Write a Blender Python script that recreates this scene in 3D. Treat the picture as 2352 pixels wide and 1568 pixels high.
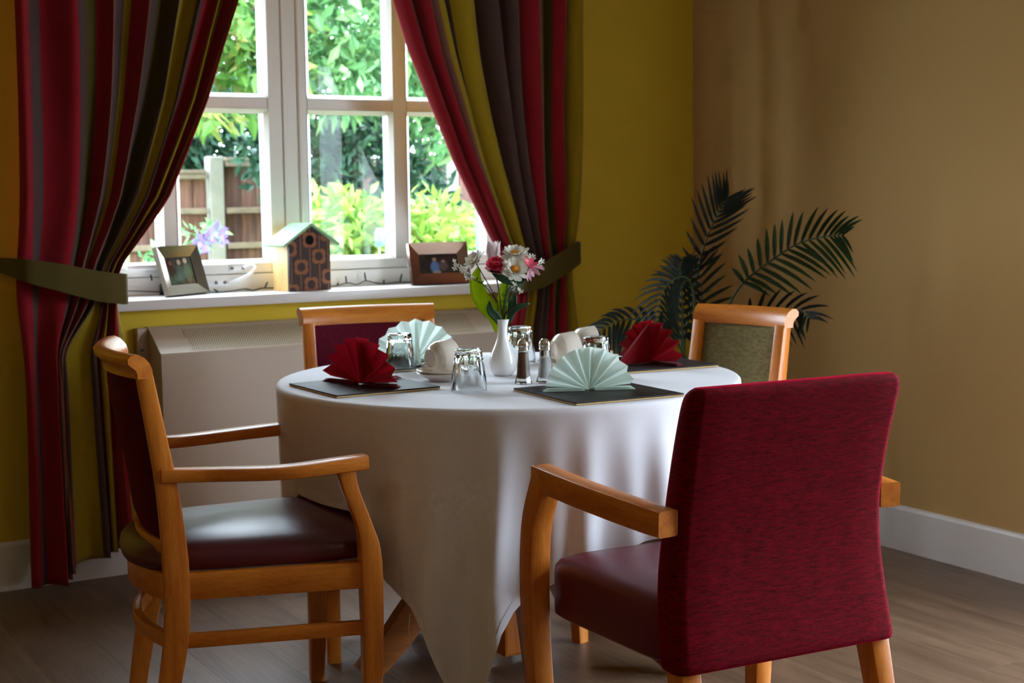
import bpy, bmesh, math, random
import numpy as np
from mathutils import Vector, Matrix
random.seed(7)
PI = math.pi
sc = bpy.context.scene
C = sc.collection
for o in list(bpy.data.objects): bpy.data.objects.remove(o)

# ------------------------------------------------------------------ camera
CAM_H = 1.2
TH, PITCH, ROLL = math.radians(30.6), math.atan(340/3420.), 0.0124
_f = Vector((math.sin(TH)*math.cos(PITCH), math.cos(TH)*math.cos(PITCH), -math.sin(PITCH)))
_r = Vector((math.cos(TH), -math.sin(TH), 0)); _u = _r.cross(_f)
_ir = math.cos(ROLL)*_r - math.sin(ROLL)*_u
_iu = math.sin(ROLL)*_r + math.cos(ROLL)*_u
cd = bpy.data.cameras.new('camera'); cam = bpy.data.objects.new('camera', cd); C.objects.link(cam)
cam.matrix_world = Matrix(((_ir.x, _iu.x, -_f.x, 0), (_ir.y, _iu.y, -_f.y, 0), (_ir.z, _iu.z, -_f.z, CAM_H), (0, 0, 0, 1)))
cd.sensor_fit = 'HORIZONTAL'; cd.sensor_width = 23.52; cd.lens = 34.2
cd.clip_start = 0.05; cd.clip_end = 200
cd.dof.use_dof = True; cd.dof.focus_distance = 2.8; cd.dof.aperture_fstop = 4.8
sc.camera = cam

# ------------------------------------------------------------------ world: overcast sky
SKY = 22.0
w = bpy.data.worlds.new('overcast_sky'); sc.world = w; w.use_nodes = True
bg = w.node_tree.nodes['Background']; bg.inputs[0].default_value = (0.79, 0.885, 1.04, 1); bg.inputs[1].default_value = SKY
w.cycles.sampling_method = 'AUTOMATIC'
def portal(name, loc, rot, sx, sy):
    l = bpy.data.lights.new(name, 'AREA'); l.shape = 'RECTANGLE'; l.size = sx; l.size_y = sy; l.cycles.is_portal = True
    o = bpy.data.objects.new(name, l); C.objects.link(o); o.location = loc; o.rotation_euler = rot
portal('window_portal', (1.99, 4.93, 1.51), (-PI/2, 0, 0), 1.66, 1.2)
portal('garden_door_portal', (3.78, 1.60, 1.08), (0, PI/2, 0), 2.0, 1.4)
vs = sc.view_settings
vs.view_transform = 'Standard'; vs.look = 'None'; vs.gamma = 1.0; vs.use_curve_mapping = False
vs.exposure = 0.22
cy = sc.cycles
cy.max_bounces = 6; cy.diffuse_bounces = 3; cy.glossy_bounces = 3; cy.transmission_bounces = 8; cy.transparent_max_bounces = 8
cy.use_adaptive_sampling = True; cy.adaptive_threshold = .08; cy.adaptive_min_samples = 24
cy.sample_clamp_indirect = 20.0; cy.use_denoising = True
cy.caustics_reflective = False; cy.caustics_refractive = True; cy.blur_glossy = 0.5

# ------------------------------------------------------------------ materials
def S(r, g, b):
    f = lambda c: (c/255/12.92 if c/255 <= .04045 else ((c/255+.055)/1.055)**2.4)
    return (f(r), f(g), f(b), 1)
MATS = {}
class N:
    """small node-tree helper"""
    def __init__(s, name):
        m = bpy.data.materials.new(name); m.use_nodes = True; s.m = m; s.t = m.node_tree
        s.p = s.t.nodes['Principled BSDF']; s.out = s.t.nodes['Material Output']; MATS[name] = m
    def n(s, typ, **kw):
        x = s.t.nodes.new(typ)
        for k, v in kw.items():
            if k.startswith('i_'):
                x.inputs[k[2:].replace('_', ' ')].default_value = v
            else: setattr(x, k, v)
        return x
    def l(s, a, b): s.t.links.new(a, b)
    def coord(s, kind='Object', scale=(1, 1, 1)):
        tc = s.n('ShaderNodeTexCoord'); mp = s.n('ShaderNodeMapping'); mp.inputs['Scale'].default_value = scale
        s.l(tc.outputs[kind], mp.inputs['Vector']); return mp.outputs[0]
    def noise(s, vec, scale, detail=4, rough=.55):
        x = s.n('ShaderNodeTexNoise'); x.inputs['Scale'].default_value = scale; x.inputs['Detail'].default_value = detail; x.inputs['Roughness'].default_value = rough
        if vec is not None: s.l(vec, x.inputs['Vector'])
        return x.outputs[0]
    def ramp(s, fac, stops, interp='LINEAR'):
        x = s.n('ShaderNodeValToRGB'); e = x.color_ramp.elements; x.color_ramp.interpolation = interp
        while len(e) < len(stops): e.new(.5)
        for k, (p, c) in enumerate(stops): e[k].position = p; e[k].color = c
        s.l(fac, x.inputs[0]); return x.outputs[0]
    def mix(s, fac, a, b, blend='MIX'):
        x = s.n('ShaderNodeMix', data_type='RGBA', blend_type=blend)
        for sock, v in ((x.inputs[0], fac), (x.inputs[6], a), (x.inputs[7], b)):
            if hasattr(v, 'links'): s.l(v, sock)
            else: sock.default_value = v
        return x.outputs[2]
    def math(s, op, a, b=None):
        x = s.n('ShaderNodeMath', operation=op)
        for k, v in enumerate((a, b)):
            if v is None: continue
            if hasattr(v, 'links'): s.l(v, x.inputs[k])
            else: x.inputs[k].default_value = v
        return x.outputs[0]
    def bump(s, h, strength=.2, dist=.002):
        x = s.n('ShaderNodeBump'); x.inputs['Strength'].default_value = strength; x.inputs['Distance'].default_value = dist
        s.l(h, x.inputs['Height']); s.l(x.outputs[0], s.p.inputs['Normal'])
    def set(s, **kw):
        for k, v in kw.items():
            i = s.p.inputs[k.replace('_', ' ')]
            if hasattr(v, 'links'): s.l(v, i)
            else: i.default_value = v
        return s

def plain(name, col, rough=.5, metal=0, spec=.5, var=0.0, vscale=20, bump=0, **kw):
    a = N(name); c = col
    if var:
        v = a.noise(a.coord(), vscale, 3)
        dk = tuple(x*(1-var) for x in col[:3])+(1,)
        c = a.ramp(v, [(.3, dk), (.7, col)])
        if bump: a.bump(v, bump)
    a.set(Base_Color=c, Roughness=rough, Metallic=metal, Specular_IOR_Level=spec, **kw)
    return a.m

def wood(name, light, dark, axis='z', rough=.36, coat=.12):
    a = N(name)
    sc_ = {'x': (1.2, 14, 14), 'y': (14, 1.2, 14), 'z': (14, 14, 1.2)}[axis]
    v = a.coord('Object', sc_)
    g = a.noise(v, 3.0, 8, .62)
    fine = a.noise(a.coord('Object', tuple(x*3 for x in sc_)), 8.0, 3)
    c = a.ramp(g, [(.30, dark), (.62, light)])
    c = a.mix(.18, c, a.ramp(fine, [(.4, dark), (.6, light)]))
    a.set(Base_Color=c, Roughness=rough, Coat_Weight=coat, Coat_Roughness=.2)
    a.bump(g, .03, .001); return a.m
BL, BD = S(224, 136, 44), S(186, 94, 18)
WZ = wood('beech_z', BL, BD, 'z'); WX = wood('beech_x', BL, BD, 'x'); WY = wood('beech_y', BL, BD, 'y')
TW = wood('table_wood', S(190, 115, 52), S(150, 80, 28), 'x')

def woven(name, c1, c2, sx, sy, sz, rough=.85, sheen=.0, sheencol=(1, 1, 1, 1), bump=.25, contrast=(.38, .62), thread=900):
    a = N(name)
    n1 = a.noise(a.coord('Object', (sx, sy, sz)), 1.0, 5, .7)
    n2 = a.noise(a.coord('Object', (thread, thread, thread)), 1.0, 2, .5)
    c = a.ramp(n1, [(contrast[0], c1), (contrast[1], c2)])
    c = a.mix(.25, c, a.ramp(n2, [(.35, c1), (.65, c2)]))
    a.set(Base_Color=c, Roughness=rough, Sheen_Weight=sheen, Sheen_Roughness=.35, Sheen_Tint=sheencol, Specular_IOR_Level=.06)
    h = a.math('ADD', n1, n2); a.bump(h, bump, .0012); return a.m
CHENILLE = woven('red_chenille', S(60, 1, 8), S(132, 7, 28), 40, 40, 190, .8, .95, S(206, 4, 56), .5, (.34, .66), 600)
VELVET_BURG = woven('burgundy_velvet', S(66, 8, 20), S(96, 14, 32), 60, 60, 60, .8, .25, S(150, 40, 64), .2)
VELVET_BURG2 = woven('burgundy_weave', S(82, 18, 34), S(102, 26, 44), 300, 60, 60, .85, .1, S(150, 60, 80), .15)
OLIVE_CHEN = woven('olive_chenille', S(104, 92, 58), S(142, 128, 88), 60, 60, 200, .9, .2, S(180, 170, 130), .35)
def vinyl(name, c):
    a = N(name); v = a.noise(a.coord(), 900, 2)
    a.set(Base_Color=c, Roughness=.36, Specular_IOR_Level=.5); a.bump(v, .06, .0006); return a.m
VINYL_A = vinyl('oxblood_vinyl', S(84, 22, 34)); VINYL_D = vinyl('plum_vinyl', S(106, 22, 50))

def wallpaper(name, c, dv=.93):
    a = N(name)
    v1 = a.noise(a.coord('Object', (520, 520, 60)), 1.0, 2); v2 = a.noise(a.coord('Object', (60, 60, 520)), 1.0, 2)
    h = a.math('ADD', v1, v2)
    col = a.ramp(h, [(.40, tuple(x*dv for x in c[:3])+(1,)), (.6, c)])
    a.set(Base_Color=col, Roughness=.85, Specular_IOR_Level=.15); a.bump(h, .12, .0008); return a.m
WALL_Y = wallpaper('olive_yellow_wallpaper', S(226, 196, 66))
WALL_B = wallpaper('beige_wallpaper', S(198, 162, 106))
CEIL = plain('ceiling_white', S(226, 220, 208), .9)
GLOSSW = plain('white_gloss_paint', S(232, 228, 226), .35)
UPVC = plain('white_upvc', S(230, 227, 220), .3)
UPVC2 = plain('white_plastic', S(245, 245, 245), .25)
SILLM = plain('sill_white', S(236, 232, 230), .28)
GASKET = plain('black_gasket', S(22, 26, 30), .5)
SPACER = plain('dark_spacer_bar', S(58, 68, 78), .35, .6)
BLACKM = plain('black_card', S(22, 22, 24), .7)
HEATER = plain('heater_enamel', S(196, 176, 156), .42)
STEEL = plain('brushed_silver', S(124, 115, 102), .26, 1.0, var=.08, vscale=60)
STEEL2 = plain('silver_rose', S(138, 114, 100), .26, 1.0, var=.08, vscale=60)
CHROME = plain('polished_chrome', S(210, 208, 205), .14, 1.0)
SCREW = plain('screw_metal', S(120, 116, 110), .4, 1.0)
CERAMIC = plain('cream_glazed_ceramic', S(238, 226, 212), .12)
PORCEL = plain('white_porcelain', S(248, 246, 244), .10)

def glass(name, col=(1, 1, 1, 1), rough=0.0):
    a = N(name); g = a.n('ShaderNodeBsdfGlass'); g.inputs['IOR'].default_value = 1.48; g.inputs['Color'].default_value = col; g.inputs['Roughness'].default_value = rough
    a.l(g.outputs[0], a.out.inputs[0]); return a.m
GLASS = glass('tumbler_glass', (.97, .985, .98, 1))
def pane_mat():
    a = N('window_glass'); lw = a.n('ShaderNodeLayerWeight'); lw.inputs[0].default_value = .5
    fac = a.math('ADD', a.math('MULTIPLY', a.math('POWER', lw.outputs['Facing'], 5.0), .9), .010)
    t = a.n('ShaderNodeBsdfTransparent'); t.inputs[0].default_value = (.94, .97, .96, 1)
    g = a.n('ShaderNodeBsdfGlossy'); g.inputs['Roughness'].default_value = .0
    mx = a.n('ShaderNodeMixShader'); a.l(fac, mx.inputs[0]); a.l(t.outputs[0], mx.inputs[1]); a.l(g.outputs[0], mx.inputs[2])
    a.l(mx.outputs[0], a.out.inputs[0]); return a.m
PANE = pane_mat()

def cloth_mat(name, c, bump=.15):
    a = N(name); v = a.noise(a.coord('Object', (700, 700, 700)), 1.0, 2)
    w_ = a.noise(a.coord(), 5, 2)
    a.set(Base_Color=a.ramp(w_, [(.3, tuple(x*.95 for x in c[:3])+(1,)), (.7, c)]), Roughness=.8, Sheen_Weight=.15, Specular_IOR_Level=.2)
    a.bump(v, bump, .0006); return a.m
LINEN = cloth_mat('white_linen', S(238, 235, 242))

def floor_mat():
    a = N('oak_vinyl_plank')
    oi = a.n('ShaderNodeObjectInfo')
    tc = a.n('ShaderNodeTexCoord'); off = a.n('ShaderNodeVectorMath', operation='SCALE'); 
    comb = a.n('ShaderNodeCombineXYZ'); 
    for k in range(3): a.l(oi.outputs['Random'], comb.inputs[k])
    a.l(comb.outputs[0], off.inputs[0]); off.inputs['Scale'].default_value = 37.0
    add = a.n('ShaderNodeVectorMath', operation='ADD'); a.l(tc.outputs['Object'], add.inputs[0]); a.l(off.outputs[0], add.inputs[1])
    mp = a.n('ShaderNodeMapping'); mp.inputs['Scale'].default_value = (16, 1.6, 1); a.l(add.outputs[0], mp.inputs['Vector'])
    g = a.noise(mp.outputs[0], 1.0, 7, .6)
    mp2 = a.n('ShaderNodeMapping'); mp2.inputs['Scale'].default_value = (110, 5, 1); a.l(add.outputs[0], mp2.inputs['Vector'])
    f = a.noise(mp2.outputs[0], 1.0, 3, .6)
    c = a.ramp(g, [(.28, S(88, 66, 50)), (.5, S(118, 92, 73)), (.75, S(138, 111, 90))])
    c = a.mix(.25, c, a.ramp(f, [(.35, S(82, 60, 45)), (.65, S(144, 117, 96))]))
    tint = a.ramp(oi.outputs['Random'], [(0, S(240, 238, 236)), (1, S(255, 255, 255))])
    c = a.mix(1.0, c, tint, 'MULTIPLY')
    a.set(Base_Color=c, Roughness=.40, Specular_IOR_Level=.45); a.bump(g, .05, .001); return a.m
PLANK = floor_mat()
FLOORBASE = plain('floor_underlay', S(62, 48, 38), .8)

def curtain_mat(name, stops):
    """striped slub linen; stripes run along U"""
    a = N(name)
    uv = a.n('ShaderNodeUVMap'); sp = a.n('ShaderNodeSeparateXYZ'); a.l(uv.outputs[0], sp.inputs[0])
    c = None
    # color ramps hold at most 32 stops
    c = a.ramp(sp.outputs[0], stops[:32], 'CONSTANT')
    mp = a.n('ShaderNodeMapping'); mp.inputs['Scale'].default_value = (40, 260, 1); a.l(uv.outputs[0], mp.inputs['Vector'])
    slub = a.noise(mp.outputs[0], 1.0, 4, .7)
    mp2 = a.n('ShaderNodeMapping'); mp2.inputs['Scale'].default_value = (700, 60, 1); a.l(uv.outputs[0], mp2.inputs['Vector'])
    th = a.noise(mp2.outputs[0], 1.0, 2)
    k = a.math('ADD', slub, th)
    sh = a.ramp(k, [(.62, (.80, .80, .80, 1)), (1.0, (1, 1, 1, 1))])
    sh2 = a.ramp(slub, [(.70, (0, 0, 0, 1)), (.80, (.35, .35, .35, 1))])
    c = a.mix(1.0, c, sh, 'MULTIPLY'); c = a.mix(sh2, c, S(170, 120, 105))
    a.set(Base_Color=c, Roughness=.85, Sheen_Weight=.15, Specular_IOR_Level=.15); a.bump(k, .2, .0008); return a.m
OLIVE_FAB = cloth_mat('olive_tieback_fabric', S(84, 70, 24), .2)
def paper(name, c, tr):
    m = cloth_mat(name, c, .1); t = m.node_tree; p = t.nodes['Principled BSDF']; o = t.nodes['Material Output']
    x = t.nodes.new('ShaderNodeBsdfTranslucent'); x.inputs[0].default_value = c; mx = t.nodes.new('ShaderNodeMixShader'); mx.inputs[0].default_value = tr
    t.links.new(p.outputs[0], mx.inputs[1]); t.links.new(x.outputs[0], mx.inputs[2]); t.links.new(mx.outputs[0], o.inputs[0]); return m
PAPER_RED = paper('burgundy_napkin_paper', S(150, 12, 28), .5)
PAPER_MINT = paper('mint_napkin_paper', S(236, 248, 240), .5)
LEATHER = plain('dark_brown_leatherette', S(36, 28, 26), .55, spec=.3, var=.2, vscale=500, bump=.15)
TAN = plain('tan_backing', S(198, 162, 106), .7)
STITCH = plain('dark_stitching', S(26, 22, 20), .7)

# ------------------------------------------------------------------ mesh helpers
def tag(o, label, cat, group=None, kind=None):
    o['label'] = label; o['category'] = cat
    if group: o['group'] = group
    if kind: o['kind'] = kind
    return o
def thing(name, label, cat, loc=(0, 0, 0), rz=0, group=None, kind=None):
    o = bpy.data.objects.new(name, None); C.objects.link(o); o.location = loc; o.rotation_euler = (0, 0, rz); o.empty_display_size = .05
    return tag(o, label, cat, group, kind)
def obj(name, bm, m, parent=None, smooth=False, auto=None):
    me = bpy.data.meshes.new(name)
    if isinstance(bm, bmesh.types.BMesh):
        bmesh.ops.recalc_face_normals(bm, faces=bm.faces[:]); bm.to_mesh(me); bm.free()
    else: me.from_pydata(*bm)
    o = bpy.data.objects.new(name, me); C.objects.link(o)
    if m is not None: me.materials.append(m)
    if parent is not None: o.parent = parent
    if smooth: me.shade_smooth()
    if auto is not None:
        me.shade_smooth(); me.set_sharp_from_angle(angle=math.radians(auto))
    return o
def link_mesh(name, me, parent, loc=(0, 0, 0), rot=(0, 0, 0), scale=(1, 1, 1)):
    o = bpy.data.objects.new(name, me); C.objects.link(o); o.parent = parent; o.location = loc; o.rotation_euler = rot; o.scale = scale; return o
def box(bm, a, b, bev=0):
    vs_ = [bm.verts.new((x, y, z)) for z in (a[2], b[2]) for y in (a[1], b[1]) for x in (a[0], b[0])]
    F = [bm.faces.new([vs_[i] for i in q]) for q in ((0, 2, 3, 1), (4, 5, 7, 6), (0, 1, 5, 4), (2, 6, 7, 3), (0, 4, 6, 2), (1, 3, 7, 5))]
    if bev:
        ed = list({e for f in F for e in f.edges})
        bmesh.ops.bevel(bm, geom=ed, offset=bev, segments=2, profile=.6, affect='EDGES')
    return bm
def B(a, b, bev=0): return box(bmesh.new(), a, b, bev)
def loft(rings, closed=True, caps=True, bm=None):
    bm = bm or bmesh.new(); R = [[bm.verts.new(p) for p in r] for r in rings]
    n = len(R[0]); m = n if closed else n-1
    for i in range(len(R)-1):
        for j in range(m):
            k = (j+1) % n
            bm.faces.new((R[i][j], R[i][k], R[i+1][k], R[i+1][j]))
    if caps and closed:
        bm.faces.new(R[0][::-1]); bm.faces.new(R[-1])
    return bm
def rrect(w, h, r, seg=3):
    """rounded rectangle outline centred at 0"""
    pts = []
    r = min(r, w/2*.98, h/2*.98)
    for cx, cy_, a0 in ((w/2-r, h/2-r, 0), (-w/2+r, h/2-r, PI/2), (-w/2+r, -h/2+r, PI), (w/2-r, -h/2+r, 3*PI/2)):
        for k in range(seg+1):
            a = a0+PI/2*k/seg; pts.append((cx+r*math.cos(a), cy_+r*math.sin(a)))
    return pts
def smooth_pts(pts, n):
    """Catmull-Rom resample of a list of equal-length tuples"""
    P = [np.array(p, float) for p in pts]; P = [2*P[0]-P[1]]+P+[2*P[-1]-P[-2]]; out = []
    m = len(pts)-1
    for k in range(n+1):
        t = k/n*m; i = min(int(t), m-1); u = t-i; a, b, c, d = P[i:i+4]
        out.append(.5*((2*b)+(-a+c)*u+(2*a-5*b+4*c-d)*u*u+(-a+3*b-3*c+d)*u**3))
    return out
def sweep(path, sec, up=(0, 0, 1), n=None, r=.004, seg=2, bm=None):
    """path rows x,y,z[,w,h]; section rounded rect, w across, h along 'up'"""
    P = smooth_pts(path, n) if n else [np.array(p, float) for p in path]
    rings = []; up0 = np.array(up, float)
    for i, p in enumerate(P):
        q = P[min(i+1, len(P)-1)][:3]-P[max(i-1, 0)][:3]; t = q/(np.linalg.norm(q)+1e-9)
        s = np.cross(t, up0); s /= (np.linalg.norm(s)+1e-9); u = np.cross(s, t)
        w_, h_ = (p[3], p[4]) if len(p) > 4 else sec
        rings.append([tuple(p[:3]+a*s+b*u) for a, b in rrect(w_, h_, r, seg)])
    return loft(rings, bm=bm)
def tube(path, rad, n=None, seg=8, bm=None, caps=True):
    P = smooth_pts(path, n) if n else [np.array(p, float) for p in path]
    rings = []; ref = np.array([.31, .17, .93])
    for i, p in enumerate(P):
        q = P[min(i+1, len(P)-1)][:3]-P[max(i-1, 0)][:3]; t = q/(np.linalg.norm(q)+1e-9)
        s = np.cross(t, ref)
        if np.linalg.norm(s) < .1: s = np.cross(t, np.array([1., 0, 0]))
        s /= np.linalg.norm(s); u = np.cross(s, t)
        rr = p[3] if len(p) > 3 else rad
        rings.append([tuple(p[:3]+rr*(math.cos(2*PI*k/seg)*s+math.sin(2*PI*k/seg)*u)) for k in range(seg)])
    return loft(rings, caps=caps, bm=bm)
def lathe(prof, seg=40, bm=None):
    """profile rows (r,z); axis z"""
    rings = [[(max(r, 1e-5)*math.cos(2*PI*k/seg), max(r, 1e-5)*math.sin(2*PI*k/seg), z) for k in range(seg)] for r, z in prof]
    bm = loft(rings, caps=False, bm=bm)
    bmesh.ops.remove_doubles(bm, verts=bm.verts[:], dist=2e-5); return bm
def rectring(bm, o, i, yo, yi, yback):
    """sloped rectangular bead ring in the XZ plane: o,i=(x0,z0,x1,z1) front outer at yo, inner at yi, back at yback"""
    def R(q, y): return [bm.verts.new((q[a], y, q[b])) for a, b in ((0, 1), (2, 1), (2, 3), (0, 3))]
    A, D, E, F = R(o, yo), R(i, yi), R(i, yback), R(o, yback)
    for p, q in ((A, D), (D, E), (E, F), (F, A)):
        for k in range(4): bm.faces.new((p[k], p[(k+1) % 4], q[(k+1) % 4], q[k]))
    return bm

# ------------------------------------------------------------------ the room
WY_, RX = 4.68, 3.60          # window wall, right wall
OX0, OX1, OZ0, OZ1 = 1.13, 2.85, .85, 2.14
bm = bmesh.new()
for a, b in (((-2.5, WY_, -.01), (OX0, 4.98, 2.5)), ((OX1, WY_, -.01), (RX+.25, 4.98, 2.5)), ((OX0, WY_, -.01), (OX1, 4.98, OZ0)), ((OX0, WY_, OZ1), (OX1, 4.98, 2.5))): box(bm, a, b)
tag(obj('wall_far', bm, WALL_Y), 'olive yellow papered wall with the window in it', 'wall', kind='structure')
bm = bmesh.new(); DY0, DY1 = .85, 2.35
for a, b in (((RX, DY1, -.01), (RX+.25, WY_, 2.5)), ((RX, -2.0, -.01), (RX+.25, DY0, 2.5)), ((RX, DY0, 2.12), (RX+.25, DY1, 2.5))): box(bm, a, b)
tag(obj('wall_right', bm, WALL_B), 'beige papered wall to the right of the palm', 'wall', kind='structure')
tag(obj('wall_left', B((-2.6, -2, -.01), (-2.5, 4.98, 2.5)), WALL_B), 'beige papered wall at the left end of the room', 'wall', kind='structure')
tag(obj('wall_near', B((-2.6, -2.1, -.01), (RX+.25, -2, 2.5)), WALL_B), 'beige papered wall behind the photographer', 'wall', kind='structure')
tag(obj('ceiling', B((-2.6, -2.1, 2.5), (RX+.25, 4.98, 2.6)), CEIL), 'plain white ceiling of the dining room', 'ceiling', kind='structure')
fl = tag(obj('floor', B((-2.6, -2.1, -.06), (RX+.02, WY_+.02, -.006)), FLOORBASE), 'grey brown oak plank floor under the table', 'floor', kind='structure')
PW, PL = .184, 1.22
pm = None
for i in range(-23, 13):
    x0 = 1.58+i*PW; x1 = min(x0+PW, RX-.001)
    if x1-x0 < .02: continue
    off = (i*0.47 % 1.0)*PL
    y = -2.0-off
    while y < WY_:
        ya, yb = max(y, -2.0), min(y+PL, WY_-.002)
        if yb-ya > .03:
            full = abs(yb-ya-PL) < 1e-6 and abs(x1-x0-PW) < 1e-6
            if full and pm: o = link_mesh('plank', pm, fl, ((x0+x1)/2, (ya+yb)/2, -.003))
            else:
                hx, hy = (x1-x0)/2-.00025, (yb-ya)/2-.00025
                o = obj('plank', B((-hx, -hy, -.003), (hx, hy, .003), .0004), PLANK, fl); o.location = ((x0+x1)/2, (ya+yb)/2, -.003)
                if full: pm = o.data
        y += PL
def skirting(name, a, b, n, label):
    """a->b along the wall foot, n = direction into the room"""
    a, b, n = Vector(a), Vector(b), Vector(n)
    prof = [(0, 0), (.016, 0), (.016, .138), (.013, .146), (.006, .15), (0, .15)]
    bm = loft([[tuple(p+n*d+Vector((0, 0, z))) for d, z in prof] for p in (a, b)])
    return tag(obj(name, bm, GLOSSW), label, 'skirting board', kind='structure')
skirting('baseboard_right', (RX, DY1+.06, 0), (RX, WY_, 0), (-1, 0, 0), 'white skirting board along the beige wall')
skirting('baseboard_far', (-2.5, WY_, 0), (RX-.016, WY_, 0), (0, -1, 0), 'white skirting board below the yellow wall and curtains')

# ------------------------------------------------------------------ window with two casements of glazing bars
win = thing('window_1', 'white four light casement window between the striped curtains', 'window', (1.99, 4.84, .88), 0, kind='structure')
WO = Vector((1.99, 4.84, .88))
def wb(name, x0, x1, z0, z1, y0, y1, bev=.003, m=UPVC, par=win):
    return obj(name, B((x0-WO.x, y0-WO.y, z0-WO.z), (x1-WO.x, y1-WO.y, z1-WO.z), bev), m, par)
ZP0, ZT0, ZT1, ZP1 = .987, 1.482, 1.549, 2.045
wb('outer_frame', OX0, OX1, .878, .938, 4.832, 4.92); wb('outer_frame', OX0, OX1, 2.10, 2.145, 4.832, 4.92)
wb('outer_frame', OX0, 1.165, .93, 2.11, 4.832, 4.92); wb('outer_frame', 2.80, OX1, .93, 2.11, 4.832, 4.92)
wb('mullion', 1.958, 2.024, .93, 2.11, 4.838, 4.92); wb('mullion_strip', 2.014, 2.026, .93, 2.11, 4.828, 4.85, .004); wb('mullion_strip', 1.958, 1.974, .93, 2.11, 4.832, 4.85, .003)
def casement(x0, x1, p, y, bars):
    # stiles and rails
    f = wb('casement_stile', x0, p[0][0]-.012, .94, 2.10, y, 4.91, .004); wb('casement_stile', p[1][1]+.012, x1, .94, 2.10, y, 4.91, .004)
    wb('casement_rail', p[0][0]-.012, p[1][1]+.012, .94, ZP0-.012, y, 4.91, .004); wb('casement_rail', p[0][0]-.012, p[1][1]+.012, ZP1+.012, 2.10, y, 4.91, .004)
    wb('glazing_bar', p[0][1]+.012, p[1][0]-.012, ZP0-.012, ZP1+.012, y+.002, 4.90, .003)
    for a, b in p: wb('glazing_bar', a-.012, b+.012, ZT0+.014, ZT1-.014, y+.001, 4.90, .003)
    for a, b in p:
        for z0, z1 in ((ZP0, ZT0), (ZT1, ZP1)):
            bm = bmesh.new(); o_ = (a-.014-WO.x, z0-.014-WO.z, b+.014-WO.x, z1+.014-WO.z); i_ = (a-WO.x, z0-WO.z, b-WO.x, z1-WO.z)
            rectring(bm, o_, i_, y-.004-WO.y, y+.014-WO.y, 4.872-WO.y); obj('glazing_bead', bm, UPVC, win)
            bm = bmesh.new(); rectring(bm, o_, (a-.001-WO.x, z0-.001-WO.z, b+.001-WO.x, z1+.001-WO.z), 4.8715-WO.y, 4.8715-WO.y, 4.876-WO.y); obj('gasket', bm, GASKET, win)
            bm = bmesh.new(); rectring(bm, o_, (a-.0005-WO.x, z0-.0005-WO.z, b+.0005-WO.x, z1+.0005-WO.z), 4.8765-WO.y, 4.8765-WO.y, 4.896-WO.y); obj('spacer_bar', bm, SPACER, win)
            obj('pane', B((a-.006-WO.x, 4.8735-WO.y, z0-.006-WO.z), (b+.006-WO.x, 4.8755-WO.y, z1+.006-WO.z)), PANE, win)
casement(1.166, 1.957, ((1.215, 1.515), (1.590, 1.892)), 4.838, True)
casement(2.026, 2.799, ((2.062, 2.364), (2.446, 2.742)), 4.838, True)
# reveals
tag(obj('trim_1', B((OX0-.012, 4.676, .86), (OX0+.004, 4.98, 2.15)), GLOSSW), 'white painted left reveal of the window', 'reveal', kind='structure')
tag(obj('trim_2', B((OX1-.004, 4.676, .86), (OX1+.012, 4.98, 2.15)), GLOSSW), 'white painted right reveal of the window', 'reveal', kind='structure')
sill = B((1.10, 4.622, .846), (2.88, 4.86, .88), .006)
tag(obj('trim_3', sill, SILLM, auto=40), 'white window sill board holding the frames and bird house', 'window sill', kind='structure')
# window handles
def handle(x, z, label, flip=1):
    t = obj('window_handle', B((-.035, -.012, -.012), (.035, .001, .012), .005), UPVC2, win, auto=40); t.location = (x-WO.x, 4.836-WO.y, z-WO.z); t['label'] = label
    obj('lever', sweep([(.02*flip, -.02, 0), (0, -.028, 0), (-.06*flip, -.03, 0), (-.10*flip, -.028, 0)], (.014, .016), n=8, r=.006), UPVC2, t, auto=50)
handle(1.49, .975, 'white window handle beside the left picture frame')
t = thing('window_catch', 'round white window catch left of the landscape picture frame', 'window catch', (2.435, 4.832, .951))
obj('plate', lathe([(0, 0), (.018, 0), (.018, .004), (.014, .008), (0, .008)], 24), UPVC2, t, auto=40).rotation_euler = (PI/2, 0, 0)
obj('knob', lathe([(0, 0), (.009, 0), (.009, .016), (.006, .02), (0, .02)], 20), UPVC2, t, auto=40).rotation_euler = (PI/2, 0, 0)
t = thing('window_restrictor', 'white cable window restrictor with two screwed plates above the sill', 'restrictor', (1.75, 4.83, .93))
obj('upper_plate', B((.0, .002, .020), (.062, .008, .038), .004), UPVC2, t, auto=40)
obj('lower_plate', B((-.085, .0, -.030), (.0, .008, -.008), .004), UPVC2, t, auto=40)
obj('cable', tube([(-.012, -.006, -.018), (.02, -.03, -.008), (.06, -.035, .012), (.082, -.022, .030), (.074, -.006, .036), (.045, -.004, .030)], .0048, n=24), UPVC2, t, smooth=True)
for x, z in ((-.05, -.018), (-.02, -.018), (.008, .029), (.048, .029)): 
    o = obj('screw', lathe([(0, 0), (.006, 0), (.005, .004), (0, .005)], 14), SCREW, t); o.rotation_euler = (PI/2, 0, 0); o.location = (x, .0, z)

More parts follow.
